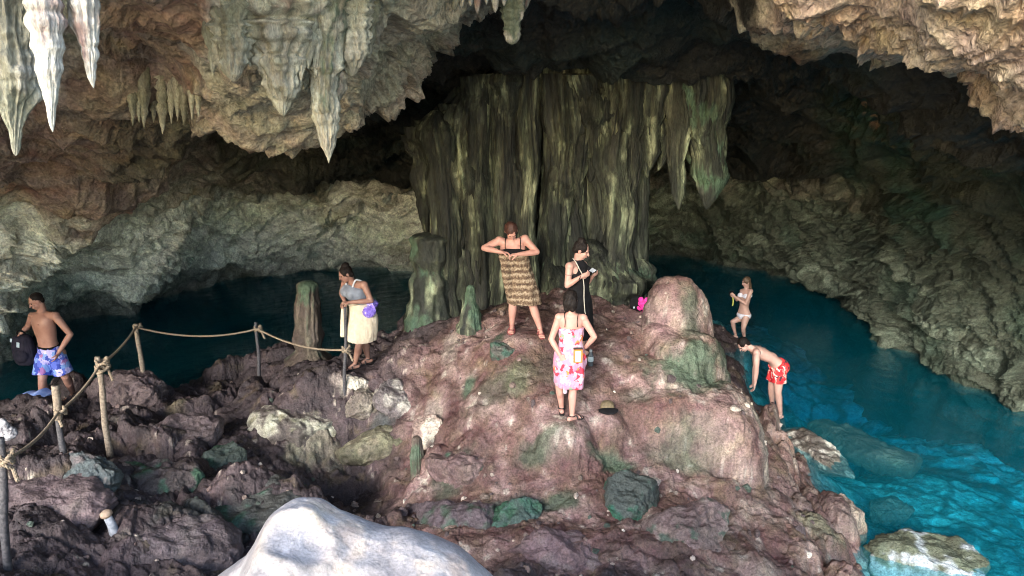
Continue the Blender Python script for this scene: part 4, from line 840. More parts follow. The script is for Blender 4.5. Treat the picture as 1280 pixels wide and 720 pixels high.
for kx, ((ub, vb, zb), (ut, vt), r_, (ur, vr), wm, lab) in POSTS.items():
    b0 = at_z(ub, vb, zb); gz = ground_z(b0[0], b0[1]); t0 = at_y(ut, vt, b0[1]); n_ = 26; t = np.linspace(-.18, 1, n_)
    path = np.stack([(t0[0] - b0[0]) * t, 0 * t, (t0[2] - b0[2]) * t], -1); path[:, 0] += .008 * np.sin(t * 7 + ub); rr = r_ * (1.08 - .16 * t) * (1 + .05 * np.sin(t * 21 + ub))
    P, q = tube(path, rr, 14); me = np_mesh('fence_post', P, q, M[wm]); o = link('fence_post', me, loc=V(b0)); tag(o, lab, 'fence post', 'posts of the rope fence')
    RP[kx] = at_y(ur, vr, b0[1] - r_ - .01)
    if kx == 'b':
        P, q = tube(path[-9:] * [1, 1, 1] + [0, 0, .0], rr[-9:] * 1.35, 14); link('stub', np_mesh('stub', P, q, M['wood']), o)
ro = empty('rope', V(RP['c'])); tag(ro, 'thick tan rope sagging from post to post along the left pool', 'rope')
o0 = RP['c']
def seg(a, b, sag, mids=None):
    n_ = 24; t = np.linspace(0, 1, n_)[:, None]; return RP[a] * (1 - t) + RP[b] * t - np.array([[0, 0, 1]]) * sag * 4 * t * (1 - t)
pa = RP['a'] + np.array([-.9, -.5, .25])
line = [np.linspace(pa, RP['a'], 10)]
for a, b, sg in [('a', 'b', .07), ('b', 'c', .05), ('c', 'd', .05), ('d', 'e', .13), ('e', 'f', .11)]: line.append(seg(a, b, sg))
for i, ln in enumerate(line):
    P, q = rope_tube(ln - o0, .0145); link('rope_length', np_mesh('rope_length', P, q, M['rope']), ro)
for kx, (turns, rk, hk) in {'a': (3, .050, .10), 'b': (2.5, .042, .05), 'c': (5, .060, .13), 'd': (1.5, .042, .03), 'e': (3, .046, .06), 'f': (3, .042, .07)}.items():
    cpt = RP[kx] + np.array([0, POSTS[kx][2] + .01, 0]); a = np.linspace(0, turns * 2 * math.pi, int(turns * 26)); rs_ = np.random.default_rng(ord(kx))
    rad_ = rk * (1 + .22 * np.interp(a, np.linspace(0, a[-1], 14), rs_.normal(0, 1, 14)))
    hel = np.stack([np.cos(a) * rad_, np.sin(a) * rad_, hk * (.35 - a / a[-1]) + .02 * np.sin(a * 2.3)], -1) + cpt
    tail = np.stack([hel[-1] + np.array([.01 * i, -.008 * i, -.018 * i]) for i in range(1, 7)])
    P, q = rope_tube(np.concatenate([hel, tail]) - o0, .0155); P2, q2 = join_np([(P, q)]); link('knot', np_mesh('knot', P2, q2, M['rope']), ro)

# pale stub of a post with a tan cap, low on the left
b0 = at_z(141, 664, -4.02); st = empty('post_stub', V(b0)); tag(st, 'small blue-grey broken post stub with a tan stone cap in the mud at lower left', 'post stub')
P, q = tube(np.array([[.02, 0, -.08], [.012, 0, 0], [0, 0, .07], [-.03, 0, .16]]), [.045, .045, .04, .036], 18); link('stub', np_mesh('stub', P, q, simple_mat('blue_grey_cement', (.20, .22, .25), .8, scale=30, col2=(.36, .38, .42), bump=.4)), st)
P, q = tube(np.array([[-.028, 0, .15], [-.034, 0, .17], [-.040, 0, .20], [-.043, 0, .215]]), [.036, .055, .052, .03], 18); link('cap', np_mesh('cap', P, q, simple_mat('tan_cap', (.32, .22, .15), .7, col2=(.42, .32, .24), bump=.3)), st)
# ================================================================== PEOPLE
def _n(a): a = np.asarray(a, float); return a / max(1e-9, np.linalg.norm(a))
def loft(secs, nseg=30, sub=6, pw=2.3):
    """closed solid through sections (centre, right, forward, rx, ry)"""
    C = np.array([s_[0] for s_ in secs], float); Rr = np.array([_n(s_[1]) for s_ in secs]); Fw = np.array([_n(s_[2]) for s_ in secs]); rx = np.array([s_[3] for s_ in secs], float); ry = np.array([s_[4] for s_ in secs], float)
    D = np.concatenate([C, Rr, Fw, rx[:, None], ry[:, None]], 1); D = catmull(D, sub); th = np.linspace(0, 2 * np.pi, nseg, endpoint=False)
    c = np.sign(np.cos(th)) * np.abs(np.cos(th)) ** (2 / pw); s2 = np.sign(np.sin(th)) * np.abs(np.sin(th)) ** (2 / pw)
    P = D[:, None, :3] + c[None, :, None] * D[:, None, 3:6] * np.maximum(.003, D[:, 9])[:, None, None] + s2[None, :, None] * D[:, None, 6:9] * np.maximum(.003, D[:, 10])[:, None, None]
    P = np.concatenate([np.repeat(P[:1].mean(1, keepdims=True), nseg, 1), P, np.repeat(P[-1:].mean(1, keepdims=True), nseg, 1)])
    return P.reshape(-1, 3), grid_quads(len(P), nseg, True)
def cap(p0, p1, r0, r1, nseg=16):
    p0 = np.asarray(p0, float); p1 = np.asarray(p1, float); d = _n(p1 - p0); pts, rr = [], []
    for a in np.linspace(-90, 0, 6)[1:]: pts.append(p0 + d * r0 * math.sin(R(a))); rr.append(r0 * math.cos(R(a)))
    for a in np.linspace(0, 90, 6)[:-1]: pts.append(p1 + d * r1 * math.sin(R(a))); rr.append(r1 * math.cos(R(a)))
    return tube(np.array(pts), np.array(rr), nseg)
def ell(c, r, ax=None, n=18):
    th = np.linspace(0, 2 * np.pi, n, endpoint=False); ph = np.linspace(0, np.pi, n); P = np.stack([np.sin(ph)[:, None] * np.cos(th)[None], np.sin(ph)[:, None] * np.sin(th)[None], np.cos(ph)[:, None] + 0 * th[None]], -1).reshape(-1, 3) * np.asarray(r)
    if ax is not None: P = P @ np.array(ax)                       # rows of ax: local x, y, z
    return P + np.asarray(c, float), grid_quads(n, n, True, True)
def limb(pts, rads):
    return [cap(pts[i], pts[i + 1], rads[i], rads[i + 1]) for i in range(len(pts) - 1)]
def fuse(name, prims, voxel, mat, smooth=4, disp=None, parent=None, fac=.5):
    P, q = join_np(prims); me = np_mesh(name + '_src', P, q, None); o = bpy.data.objects.new('tmp', me); COL.objects.link(o)
    md_ = o.modifiers.new('r', 'REMESH'); md_.mode = 'VOXEL'; md_.voxel_size = voxel; md_.use_smooth_shade = True
    if smooth: ms = o.modifiers.new('s', 'SMOOTH'); ms.iterations = smooth; ms.factor = fac
    dg = bpy.context.evaluated_depsgraph_get(); me2 = bpy.data.meshes.new_from_object(o.evaluated_get(dg)); bpy.data.objects.remove(o); bpy.data.meshes.remove(me)
    me2.name = name
    if disp is not None:
        n_ = len(me2.vertices); A = np.empty(n_ * 3, np.float32); me2.vertices.foreach_get('co', A); A = A.reshape(-1, 3); Nv = np.empty(n_ * 3, np.float32); me2.vertices.foreach_get('normal', Nv); Nv = Nv.reshape(-1, 3)
        A = A + Nv * disp(A)[:, None]; me2.vertices.foreach_set('co', A.ravel()); me2.update()
    me2.materials.clear(); me2.materials.append(mat)
    for p in me2.polygons: p.use_smooth = True
    return link(name, me2, parent)
def hand(wr, dirv, nrm, curl=.5, thumb=1, sz=1.0, spread=.12, curls=None):
    """palm and five fingers; nrm is the way the palm looks; thumb +1/-1 picks the thumb side"""
    d = _n(dirv); n = _n(np.asarray(nrm, float) - d * np.dot(nrm, d)); s_ = np.cross(n, d) * thumb; wr = np.asarray(wr, float); out = []
    pal = wr + d * .052 * sz
    out.append(ell(pal, (.040 * sz, .050 * sz, .015 * sz), [s_, d, n])); out.append(cap(wr - d * .01, wr + d * .03, .022 * sz, .022 * sz))
    for i, (off, ln) in enumerate([(.028, .068), (.010, .076), (-.009, .071), (-.027, .056)]):
        cu_ = (curls[i] if curls else curl); p = wr + d * (.088 - .004 * abs(i - 1)) * sz + s_ * off * sz; a = 0.0; dd = _n(d + s_ * spread * (1.5 - i)); pts = [p - dd * .035 * sz, p]
        for k_, fr_ in enumerate((.45, .31, .24)):
            a += cu_ * (.75 if k_ == 0 else .95); q = dd * math.cos(a) + n * math.sin(a); p = p + q * ln * fr_ * sz; pts.append(p)
        out += limb(pts, [.0088 * sz, .0088 * sz, .0082 * sz, .0076 * sz, .0068 * sz])
    tb = wr + d * .022 * sz + s_ * .026 * sz; t1 = tb + _n(d * .6 + s_ * .7 + n * .35) * .038 * sz; t2 = t1 + _n(d * .9 + s_ * .15 + n * (.3 + curl * .5)) * .030 * sz; t3 = t2 + _n(d * .9 - s_ * .1 + n * (.3 + curl)) * .024 * sz
    out += limb([tb, t1, t2, t3], [.014 * sz, .0105 * sz, .0095 * sz, .0078 * sz]); return out
def foot(an, dirv, sz=1.0):
    d = _n([dirv[0], dirv[1], dirv[2] if len(dirv) > 2 else 0]); s_ = _n(np.cross(d, [0, 0, 1])); up = np.cross(s_, d); an = np.asarray(an, float); out = []
    hl = an - d * .045 * sz - up * .05 * sz; ball = an + d * .125 * sz - up * .068 * sz
    out += [cap(hl, ball, .031 * sz, .024 * sz), cap(an - up * .01, ball - s_ * .01, .033 * sz, .020 * sz), cap(ball - s_ * .022 * sz, ball + s_ * .022 * sz, .020 * sz, .018 * sz)]
    for i in range(5): o_ = (-.030 + .0145 * i) * sz; out.append(cap(ball + s_ * o_, ball + s_ * o_ * 1.05 + d * (.058 - .006 * i) * sz - up * .006, .0095 * sz if i else .013 * sz, .008 * sz if i else .0115 * sz))
    return out
def head_prims(c, fwd, up, sz=1.0):
    f = _n(fwd); u = _n(np.asarray(up, float) - f * np.dot(up, f)); r = np.cross(f, u); A = [r, f, u]; c = np.asarray(c, float)
    def pt(x, y, z): return c + (r * x + f * y + u * z) * sz
    o = [ell(pt(0, -.012, .028), np.array([.074, .092, .088]) * sz, A), ell(pt(0, .022, -.035), np.array([.058, .066, .078]) * sz, A), ell(pt(0, .052, -.088), np.array([.026, .026, .022]) * sz, A),
         cap(pt(0, .086, .012), pt(0, .108, -.024), .0085 * sz, .0125 * sz), ell(pt(0, .076, .030), np.array([.050, .016, .012]) * sz, A), ell(pt(0, .083, -.052), np.array([.024, .012, .010]) * sz, A),
         ell(pt(.034, .062, -.022), np.array([.022, .02, .018]) * sz, A), ell(pt(-.034, .062, -.022), np.array([.022, .02, .018]) * sz, A)]
    for sg in (1, -1): o.append(ell(pt(sg * .076, -.010, -.006), np.array([.009, .020, .032]) * sz, A))
    return o, pt, A
def face_parts(pt, A, sz, root, lip):
    for sg in (1, -1):
        P, q = ell(pt(sg * .031, .0765, .008), np.array([.0115, .008, .0065]) * sz, A, 12); link('eye', np_mesh('eye', P, q, M['eye']), root)
        P, q = ell(pt(sg * .032, .088, .0275), np.array([.019, .005, .0035]) * sz, A, 10); link('eyebrow', np_mesh('eyebrow', P, q, M['hair_dark']), root)
    P, q = ell(pt(0, .0925, -.052), np.array([.021, .006, .0065]) * sz, A, 12); link('mouth', np_mesh('mouth', P, q, lip), root)
def cloth_mat(name, base, col2=None, kind='plain', scale=12, colors=None, rough=.85):
    m, t, b = new_mat(name); L = t.links.new; tc = N(t, 'ShaderNodeTexCoord'); n = N(t, 'ShaderNodeTexNoise'); n.inputs['Scale'].default_value = scale; n.inputs['Detail'].default_value = 4; L(tc.outputs['Object'], n.inputs['Vector'])
    b.inputs['Roughness'].default_value = rough; b.inputs['Specular IOR Level'].default_value = .2
    cr = N(t, 'ShaderNodeValToRGB'); cr.color_ramp.interpolation = 'LINEAR'
    el = cr.color_ramp.elements
    cols = colors or [(0.35, base), (0.65, col2 or tuple(c * .8 for c in base))]
    while len(el) < len(cols): el.new(.5)
    for e_, (p_, c_) in zip(el, cols): e_.position = p_; e_.color = (*c_, 1)
    if kind == 'plain': L(n.outputs[0], cr.inputs[0])
    elif kind == 'floral':
        v = N(t, 'ShaderNodeTexVoronoi'); v.inputs['Scale'].default_value = scale; mxv = N(t, 'ShaderNodeVectorMath', operation='MULTIPLY_ADD'); L(n.outputs['Color'], mxv.inputs[0]); mxv.inputs[1].default_value = (.16, .16, .16); L(tc.outputs['Object'], mxv.inputs[2]); L(mxv.outputs[0], v.inputs['Vector'])
        sp = N(t, 'ShaderNodeSeparateColor'); L(v.outputs['Color'], sp.inputs[0]); cr.color_ramp.interpolation = 'CONSTANT'; L(sp.outputs[0], cr.inputs[0])
    elif kind == 'bands':
        sp = N(t, 'ShaderNodeSeparateXYZ'); L(tc.outputs['Object'], sp.inputs[0]); a = N(t, 'ShaderNodeMath', operation='MULTIPLY_ADD'); L(n.outputs[0], a.inputs[0]); a.inputs[1].default_value = .075; L(sp.outputs['Z'], a.inputs[2])
        w_ = N(t, 'ShaderNodeMath', operation='MULTIPLY'); L(a.outputs[0], w_.inputs[0]); w_.inputs[1].default_value = 74.0; s_ = N(t, 'ShaderNodeMath', operation='SINE'); L(w_.outputs[0], s_.inputs[0])
        n2 = N(t, 'ShaderNodeTexNoise'); n2.inputs['Scale'].default_value = 42; n2.inputs['Detail'].default_value = 5; L(tc.outputs['Object'], n2.inputs['Vector']); a2 = N(t, 'ShaderNodeMath', operation='MULTIPLY_ADD'); L(s_.outputs[0], a2.inputs[0]); a2.inputs[1].default_value = .15; L(n2.outputs[0], a2.inputs[2]); L(a2.outputs[0], cr.inputs[0])
    L(cr.outputs[0], b.inputs['Base Color'])
    bp = N(t, 'ShaderNodeBump'); bp.inputs['Strength'].default_value = .25; bp.inputs['Distance'].default_value = .006; n3 = N(t, 'ShaderNodeTexNoise'); n3.inputs['Scale'].default_value = 120; L(tc.outputs['Object'], n3.inputs['Vector']); L(n3.outputs[0], bp.inputs['Height']); L(bp.outputs[0], b.inputs['Normal'])
    return m
def skin_mat(name, c):
    m, t, b = new_mat(name); L = t.links.new; tc = N(t, 'ShaderNodeTexCoord'); n = N(t, 'ShaderNodeTexNoise'); n.inputs['Scale'].default_value = 9; n.inputs['Detail'].default_value = 5; L(tc.outputs['Object'], n.inputs['Vector'])
    cr = N(t, 'ShaderNodeValToRGB'); e_ = cr.color_ramp.elements; e_[0].position = .3; e_[0].color = (c[0] * .88, c[1] * .78, c[2] * .76, 1); e_[1].position = .7; e_[1].color = (min(1, c[0] * 1.08), c[1] * 1.08, c[2] * 1.08, 1)
    L(n.outputs[0], cr.inputs[0]); L(cr.outputs[0], b.inputs['Base Color']); b.inputs['Roughness'].default_value = .48; b.inputs['Specular IOR Level'].default_value = .4
    b.inputs['Subsurface Weight'].default_value = .0
    return m
M['eye'] = simple_mat('eye_dark', (.03, .02, .02), .2); M['hair_dark'] = simple_mat('dark_hair', (.006, .005, .005), .6, scale=60, col2=(.018, .013, .011), bump=.6, spec=.15)
M['hair_auburn'] = simple_mat('auburn_hair', (.035, .014, .010), .6, scale=60, col2=(.075, .03, .02), bump=.5); M['hair_fair'] = simple_mat('brown_wet_hair', (.06, .035, .022), .45, scale=60, col2=(.14, .09, .055), bump=.5)
M['lip'] = simple_mat('lips', (.42, .16, .14), .5); M['black_cloth'] = cloth_mat('black_cloth', (.006, .006, .007), (.012, .012, .014), rough=1.0); M['grey_cloth'] = cloth_mat('grey_top', (.16, .18, .22), (.24, .27, .32))
M['sandal'] = simple_mat('black_sandal', (.015, .013, .013), .6); M['redsandal'] = simple_mat('red_sandal', (.22, .05, .05), .6)
def J(base):
    def f(u, v, dy=0.0): return at_y(u, v, base[1] + dy) - base
    return f
def person(key, label, skin, jt, S=1.0, fem=True, hd=None, hands=None, feet=None, girth=1.0, voxel=.0065, breasts=True, group='visitors at the cave pool', limbk=1.0):
    """jt: neck, chest, waist, pelvis, sh/el/wr (two each), hip/kn/an (two each), all relative to the base. right = the body's lateral axis"""
    base = jt['base']; root = empty('person', V(base)); tag(root, label, 'person', group)
    lat = _n(jt['lat']); out = []
    spine = [jt['pelvis'], jt['waist'], jt['chest'], jt['neck']]
    def frame(a, b):
        up = _n(np.asarray(b) - np.asarray(a)); l_ = _n(lat - up * np.dot(lat, up)); return l_, np.cross(up, l_)
    l0, f0 = frame(spine[0], spine[1]); l1, f1 = frame(spine[1], spine[2]); l2, f2 = frame(spine[2], spine[3]); g = girth * S; sw = 1.0 if fem else 1.12; hw = 1.06 if fem else .92
    pv, wa, ch, nk = [np.asarray(a, float) for a in spine]; up0 = _n(wa - pv)
    wv = .118 if fem else .140
    out.append(loft([(pv - up0 * .10 * S, l0, f0, .10 * g * hw, .08 * g), (pv - up0 * .03 * S, l0, f0, .168 * g * hw, .118 * g), (pv + up0 * .05 * S, l0, f0, .160 * g * hw, .112 * g), (wa, l1, f1, wv * g, .092 * g),
                     (wa * .5 + ch * .5, l1, f1, (wv + .018) * g, .104 * g), (ch, l2, f2, .150 * g * sw, .112 * g), (ch * .5 + nk * .5, l2, f2, .158 * S * sw, .092 * g), (ch * .2 + nk * .8, l2, f2, .100 * S * sw, .062 * g), (nk, l2, f2, .052 * S, .052 * S)]))
    if fem and breasts:
        for sg in (1, -1): out.append(ell(ch - f2 * -0.0 + f2 * jt.get('front', 1) * .085 * g + l2 * sg * .072 * g - _n(nk - ch) * .015, np.array([.062, .052, .058]) * g))
    if not fem:
        fr0 = jt.get('front', 1)
        out.append(ell(wa + f1 * fr0 * .045 * g + up0 * .01, np.array([.105, .062, .10]) * g, [l1, f1, np.cross(l1, f1)]))
    for sg in (1, -1): out.append(ell(pv - f0 * jt.get('front', 1) * .062 * g + l0 * sg * .075 * g - up0 * .055 * S, np.array([.083, .075, .088]) * g))
    for i in (0, 1):
        sh, el_, wr = [np.asarray(jt[k_][i], float) for k_ in ('sh', 'el', 'wr')]; kk = S * limbk * (1 if fem else 1.12)
        out.append(ell(sh, np.array([.056, .056, .056]) * kk)); out.append(cap(ch * .45 + nk * .55, sh, .065 * kk, .052 * kk))
        b1_ = sh + (el_ - sh) * .4; out += limb([sh, b1_, el_], [.050 * kk, .046 * kk, .036 * kk]); f1_ = el_ + (wr - el_) * .28; out += limb([el_, f1_, wr], [.036 * kk, .038 * kk, .0235 * kk])
        hp, kn, an = [np.asarray(jt[k_][i], float) for k_ in ('hip', 'kn', 'an')]; t1 = hp + (kn - hp) * .35
        out += limb([hp, t1, kn], [.088 * kk, .080 * kk, .052 * kk]); c1 = kn + (an - kn) * .30; out += limb([kn, c1, an], [.051 * kk, .052 * kk, .031 * kk])
        fd_ = _n(np.cross(np.cross(an - kn, kn - hp), an - kn)) if np.linalg.norm(np.cross(an - kn, kn - hp)) > 1e-4 else np.array([0, 0, 0]); 
        out.append(ell(c1 - feet[i] / np.linalg.norm(feet[i]) * .014 * kk, np.array([.044, .044, .085]) * kk))
        out += foot(an, feet[i], S)
        if hands and hands[i]: out += hand(wr, *hands[i][:2], **hands[i][2]) if len(hands[i]) > 2 else hand(wr, *hands[i])
    hc, hf, hu = hd; hp_, pt, A = head_prims(hc, hf, hu, S); out += hp_
    out.append(cap(nk - _n(nk - ch) * .04, np.asarray(hc) - A[2] * .045 * S - A[1] * .02 * S, .055 * S * (1 if fem else 1.12), .050 * S * (1 if fem else 1.12)))
    body = fuse('body', out, voxel, skin, 3, None, root)
    if not fem:
        for sg in (1, -1):
            P, q = ell(ch + f2 * fr0 * .110 * g + l2 * sg * .085 * g + _n(nk - ch) * .008 + f2 * fr0 * .006, np.array([.009, .006, .009]), [l2, f2, np.cross(l2, f2)], 12); link('nipple', np_mesh('nipple', P, q, M['lip']), root)
    face_parts(pt, A, S, root, M['lip'])
    return root, pt, A, (l0, f0, l1, f1, l2, f2), body
def folds(scale, amp, off=0, axis=(1, 1, .25)):
    ax = np.asarray(axis, float)
    def f(A): return (ridged(A, ax * scale, 2, off) * .5 + fbm(A, ax * scale * .5, 2, off + 4) * .6) * amp
    return f
def hairmesh(name, prims, mat, root, amp=.006, sc=(26, 26, 9), voxel=.008):
    return fuse(name, prims, voxel, mat, 2, lambda A: fbm(A, np.array(sc), 3, 5) * amp, root)
def strap(name, pts, r, mat, root, flat=1.0, n=8):
    P, q = tube(catmull(np.array(pts), 8), r, n); return link(name, np_mesh(name, P, q, mat), root)
def sandals(root, jt, feet, mat, S=1.0):
    for i in (0, 1):
        an = np.asarray(jt['an'][i], float); d = _n(feet[i]); s_ = _n(np.cross(d, [0, 0, 1])); up = np.cross(s_, d); prims = []
        c0 = an - up * .088 * S; prims.append(loft([(c0 - d * .085 * S, s_, up, .01, .009), (c0 - d * .07 * S, s_, up, .03 * S, .010), (c0 + d * .03 * S, s_, up, .034 * S, .010), (c0 + d * .14 * S, s_, up, .046 * S, .010), (c0 + d * .185 * S, s_, up, .030 * S, .009), (c0 + d * .20 * S, s_, up, .006, .008)], 20, 4))
        for o_, h_ in ((.125, .030), (.06, .055)):
            a = np.linspace(-.1, math.pi + .1, 12); prims.append(tube(np.array([c0 + d * o_ * S + s_ * .046 * S * math.cos(t_) + up * (h_ + .012) * S * math.sin(t_) for t_ in a]), .0085, 8))
        a = np.linspace(0, 2 * math.pi, 18); prims.append(tube(np.array([an - up * .015 + (s_ * math.cos(t_) + d * math.sin(t_)) * .040 * S for t_ in a]), .007, 8))
        P, q = join_np(prims); link('sandal', np_mesh('sandal', P, q, mat), root)
X3, Y3, Z3 = np.array([1., 0, 0]), np.array([0, 1., 0]), np.array([0, 0, 1.])
SK = {'fair': skin_mat('fair_skin', (.50, .28, .225)), 'fair2': skin_mat('fair_skin_darker', (.44, .265, .215)), 'tan': skin_mat('tan_skin', (.38, .215, .165)), 'brown': skin_mat('brown_skin', (.28, .16, .12)), 'pale': skin_mat('pale_skin', (.48, .32, .27))}  # fair2 is a slightly darker fair skin tone

# ---------------------------------------------------------------- woman in the pink flowered wrap, seen from behind
b0 = at_z(709, 522, -3.86); j = J(b0)
jt = dict(base=b0, lat=X3, front=1, neck=j(714, 391, 0), chest=j(714, 405, .01), waist=j(713, 427, .0), pelvis=j(712, 446, .0),
          sh=[j(699, 397, 0), j(729, 398, 0)], el=[j(689, 424, -.03), j(743, 421, -.04)], wr=[j(700, 444, -.13), j(732, 434, .05)],
          hip=[j(704, 452, .02), j(720, 453, 0)], kn=[j(699, 481, .06), j(716, 487, -.02)], an=[j(702, 508, .12), j(715, 518, -.06)])
ft = [np.array([-.05, 1, 0]), np.array([.75, .62, 0])]
hdc = j(713, 375, .015)
root, pt, A, fr, body = person('pink', 'woman seen from behind in a pink flowered wrap, hands on hips, black bob hair', SK['fair'], jt, .97, True, (hdc, (0.12, 1, -.25), Z3),
    [(X3 * .35 + Z3 * -.45 + Y3 * -.1, Y3 * 1.0, dict(curl=.35, thumb=-1, sz=.95)), (-X3 * .75 + Y3 * .5 - Z3 * .2, -Z3 * 1.0 - X3, dict(curl=.6, thumb=1, sz=.95))], ft, girth=.95, breasts=False)
M['pinkcloth'] = cloth_mat('pink_flower_cloth', (.8, .6, .66), kind='floral', scale=17, colors=[(0, (.48, .24, .34)), (.26, (.56, .34, .43)), (.50, (.56, .44, .50)), (.64, (.50, .28, .38)), (.74, (.72, .24, .06)), (.82, (.62, .04, .07)), (.90, (.58, .22, .34)), (.955, (.22, .30, .20))])
w_ = jt['waist']; pv = jt['pelvis']; ch = jt['chest']; S_ = .97
def ring(c, rx, ry, tilt=0.0): return (np.asarray(c, float), X3 * math.cos(tilt) + Z3 * math.sin(tilt), Y3, rx, ry)
fuse('wrap', [loft([ring(j(714, 409, .01), .148, .118), ring(j(713.5, 419, .01), .136, .110), ring(j(713, 428, .0), .130, .106), ring(j(712, 440, 0), .166, .135), ring(j(712, 449, -.01), .186, .152), ring(j(711, 462, 0), .182, .150), ring(j(711, 474, 0), .172, .140), ring(j(711, 481, .0), .160, .13)], 40),
              loft([ring(j(718, 455, -.07), .10, .07), ring(j(719, 470, -.08), .10, .07), ring(j(720, 484, -.06), .085, .07)], 24), loft([ring(j(705, 460, -.10), .05, .03), ring(j(706, 475, -.12), .03, .02), ring(j(706, 491, -.12), .012, .01)], 16)],
     .008, M['pinkcloth'], 2, folds(13, .018, 3, (1, 1, .32)), root)
link('shorts_hem', np_mesh('shorts_hem', *loft([ring(jt['kn'][0] + (jt['hip'][0] - jt['kn'][0]) * .34, .082, .082), ring(jt['kn'][0] + (jt['hip'][0] - jt['kn'][0]) * .14, .078, .078)], 24, 3), cloth_mat('checked_shorts', (.02, .05, .08), kind='floral', scale=60, colors=[(0, (.02, .05, .08)), (.7, (.5, .55, .6))])), root)
for sg in (-1, 1): strap('strap', [j(714 + sg * 8, 409, -.115), j(714 + sg * 7.5, 402, -.118), j(714 + sg * 8.5, 394, -.085), j(714 + sg * 8.5, 391, -.03)], .005, M['black_cloth'], root)
hairmesh('hair', [ell(pt(0, -.022, .030), (.086, .100, .095), A), ell(pt(0, -.055, -.035), (.088, .070, .085), A), ell(pt(.05, -.01, -.05), (.036, .06, .07), A), ell(pt(-.05, -.01, -.05), (.036, .06, .07), A), ell(pt(.03, -.07, -.09), (.04, .03, .05), A), ell(pt(-.04, -.06, -.10), (.035, .03, .045), A)], M['hair_dark'], root)
sandals(root, jt, ft, M['sandal'], .97)
# the phone tucked into the wrap at her right hip
pr_ = empty('phone', V(b0 + j(722.5, 444, -.175))); tag(pr_, 'white phone in an orange pouch tucked in at the pink wrap', 'phone')
def boxm(name, sx, sy, sz, mat, parent, loc=(0, 0, 0), bev=.004, rot=None):
    bm = bmesh.new(); bmesh.ops.create_cube(bm, size=1); bmesh.ops.scale(bm, verts=bm.verts, vec=(sx, sy, sz)); bmesh.ops.bevel(bm, geom=bm.edges[:], offset=bev, segments=2, affect='EDGES')
    me = bpy.data.meshes.new(name); bm.to_mesh(me); bm.free(); me.materials.append(mat); o = link(name, me, parent, loc)
    if rot: o.rotation_euler = rot
    return o
boxm('pouch', .105, .018, .185, simple_mat('orange_pouch', (.60, .20, .04), .6), pr_); boxm('screen', .066, .012, .125, simple_mat('pale_screen', (.62, .68, .72), .3, var=.05), pr_, (0, -.008, -.012)); boxm('band', .112, .022, .022, simple_mat('black_band', (.03, .02, .02), .6), pr_, (0, -.002, .082))

# ---------------------------------------------------------------- woman in the brown banded wrap, head bowed
b0 = at_z(657, 415, -3.2); j = J(b0)
jt = dict(base=b0, lat=X3, front=-1, neck=j(640, 302, -.05), chest=j(641, 314, -.02), waist=j(646, 333, .03), pelvis=j(650, 352, .06),
          sh=[j(624, 301, -.02), j(656, 299, -.02)], el=[j(605, 310, -.06), j(671, 315, -.06)], wr=[j(626, 315, -.19), j(648, 318, -.20)],
          hip=[j(643, 357, .05), j(659, 357, .05)], kn=[j(641, 381, -.02), j(666, 382, 0)], an=[j(640, 405, .06), j(675, 410, -.03)])
ft = [np.array([-.1, -1, 0]), np.array([.12, -1, 0])]
root, pt, A, fr, body = person('fur', 'woman with bowed auburn head fastening a brown and cream banded wrap, arms raised', SK['fair'], jt, 1.02, True, (j(639, 289, -.10), (0.15, -.62, -.75), (0, -.75, .65)),
    [(X3 + Z3 * -.12, Y3 * -.2 - Z3, dict(curl=.7, thumb=1)), (-X3 - Z3 * .05, -Z3 + Y3 * .2, dict(curl=.7, thumb=-1))], ft, girth=1.10, breasts=True, limbk=1.08)
M['bandcloth'] = cloth_mat('banded_brown_cloth', (.1, .06, .04), kind='bands', scale=7, colors=[(.20, (.06, .038, .027)), (.45, (.14, .092, .06)), (.60, (.26, .195, .13)), (.82, (.40, .33, .245))])
fuse('wrap', [loft([ring(j(642, 316, -.04), .185, .150), ring(j(644, 324, -.02), .182, .150), ring(j(647, 338, .02), .186, .15), ring(j(650, 352, .04), .212, .165), ring(j(653, 366, .03), .222, .165), ring(j(656, 378, .02), .222, .16)], 40),
              loft([ring(j(630, 319, -.15), .055, .035), ring(j(633, 340, -.13), .055, .035), ring(j(637, 362, -.10), .055, .03), ring(j(640, 373, -.08), .03, .02)], 20)], .008, M['bandcloth'], 2, folds(11, .020, 8, (1, 1, .35)), root)
link('swimsuit_top', np_mesh('swimsuit_top', *loft([ring(j(641, 318, -.03), .172, .150), ring(j(641, 312, -.03), .168, .150), ring(j(641, 309, -.03), .12, .12)], 30, 4), M['black_cloth']), root)
for sg in (-1, 1): strap('strap', [j(641 + sg * 9.5, 312, -.17), j(641 + sg * 9.5, 303, -.14), j(641 + sg * 9, 297, -.05), j(641 + sg * 9, 299, .04)], .006, M['black_cloth'], root)
hairmesh('hair', [ell(pt(0, -.020, .034), (.086, .098, .092), A), ell(pt(0, -.05, -.02), (.08, .065, .07), A), ell(pt(0, -.02, .10), (.05, .05, .035), A)], M['hair_auburn'], root)
strap('bracelet', [j(624 + 3.0 * math.cos(t_) * .3, 314 + 3.6 * math.sin(t_), -.18) for t_ in np.linspace(0, 6.28, 8)], .006, M['black_cloth'], root)
sandals(root, jt, ft, M['redsandal'], 1.0)

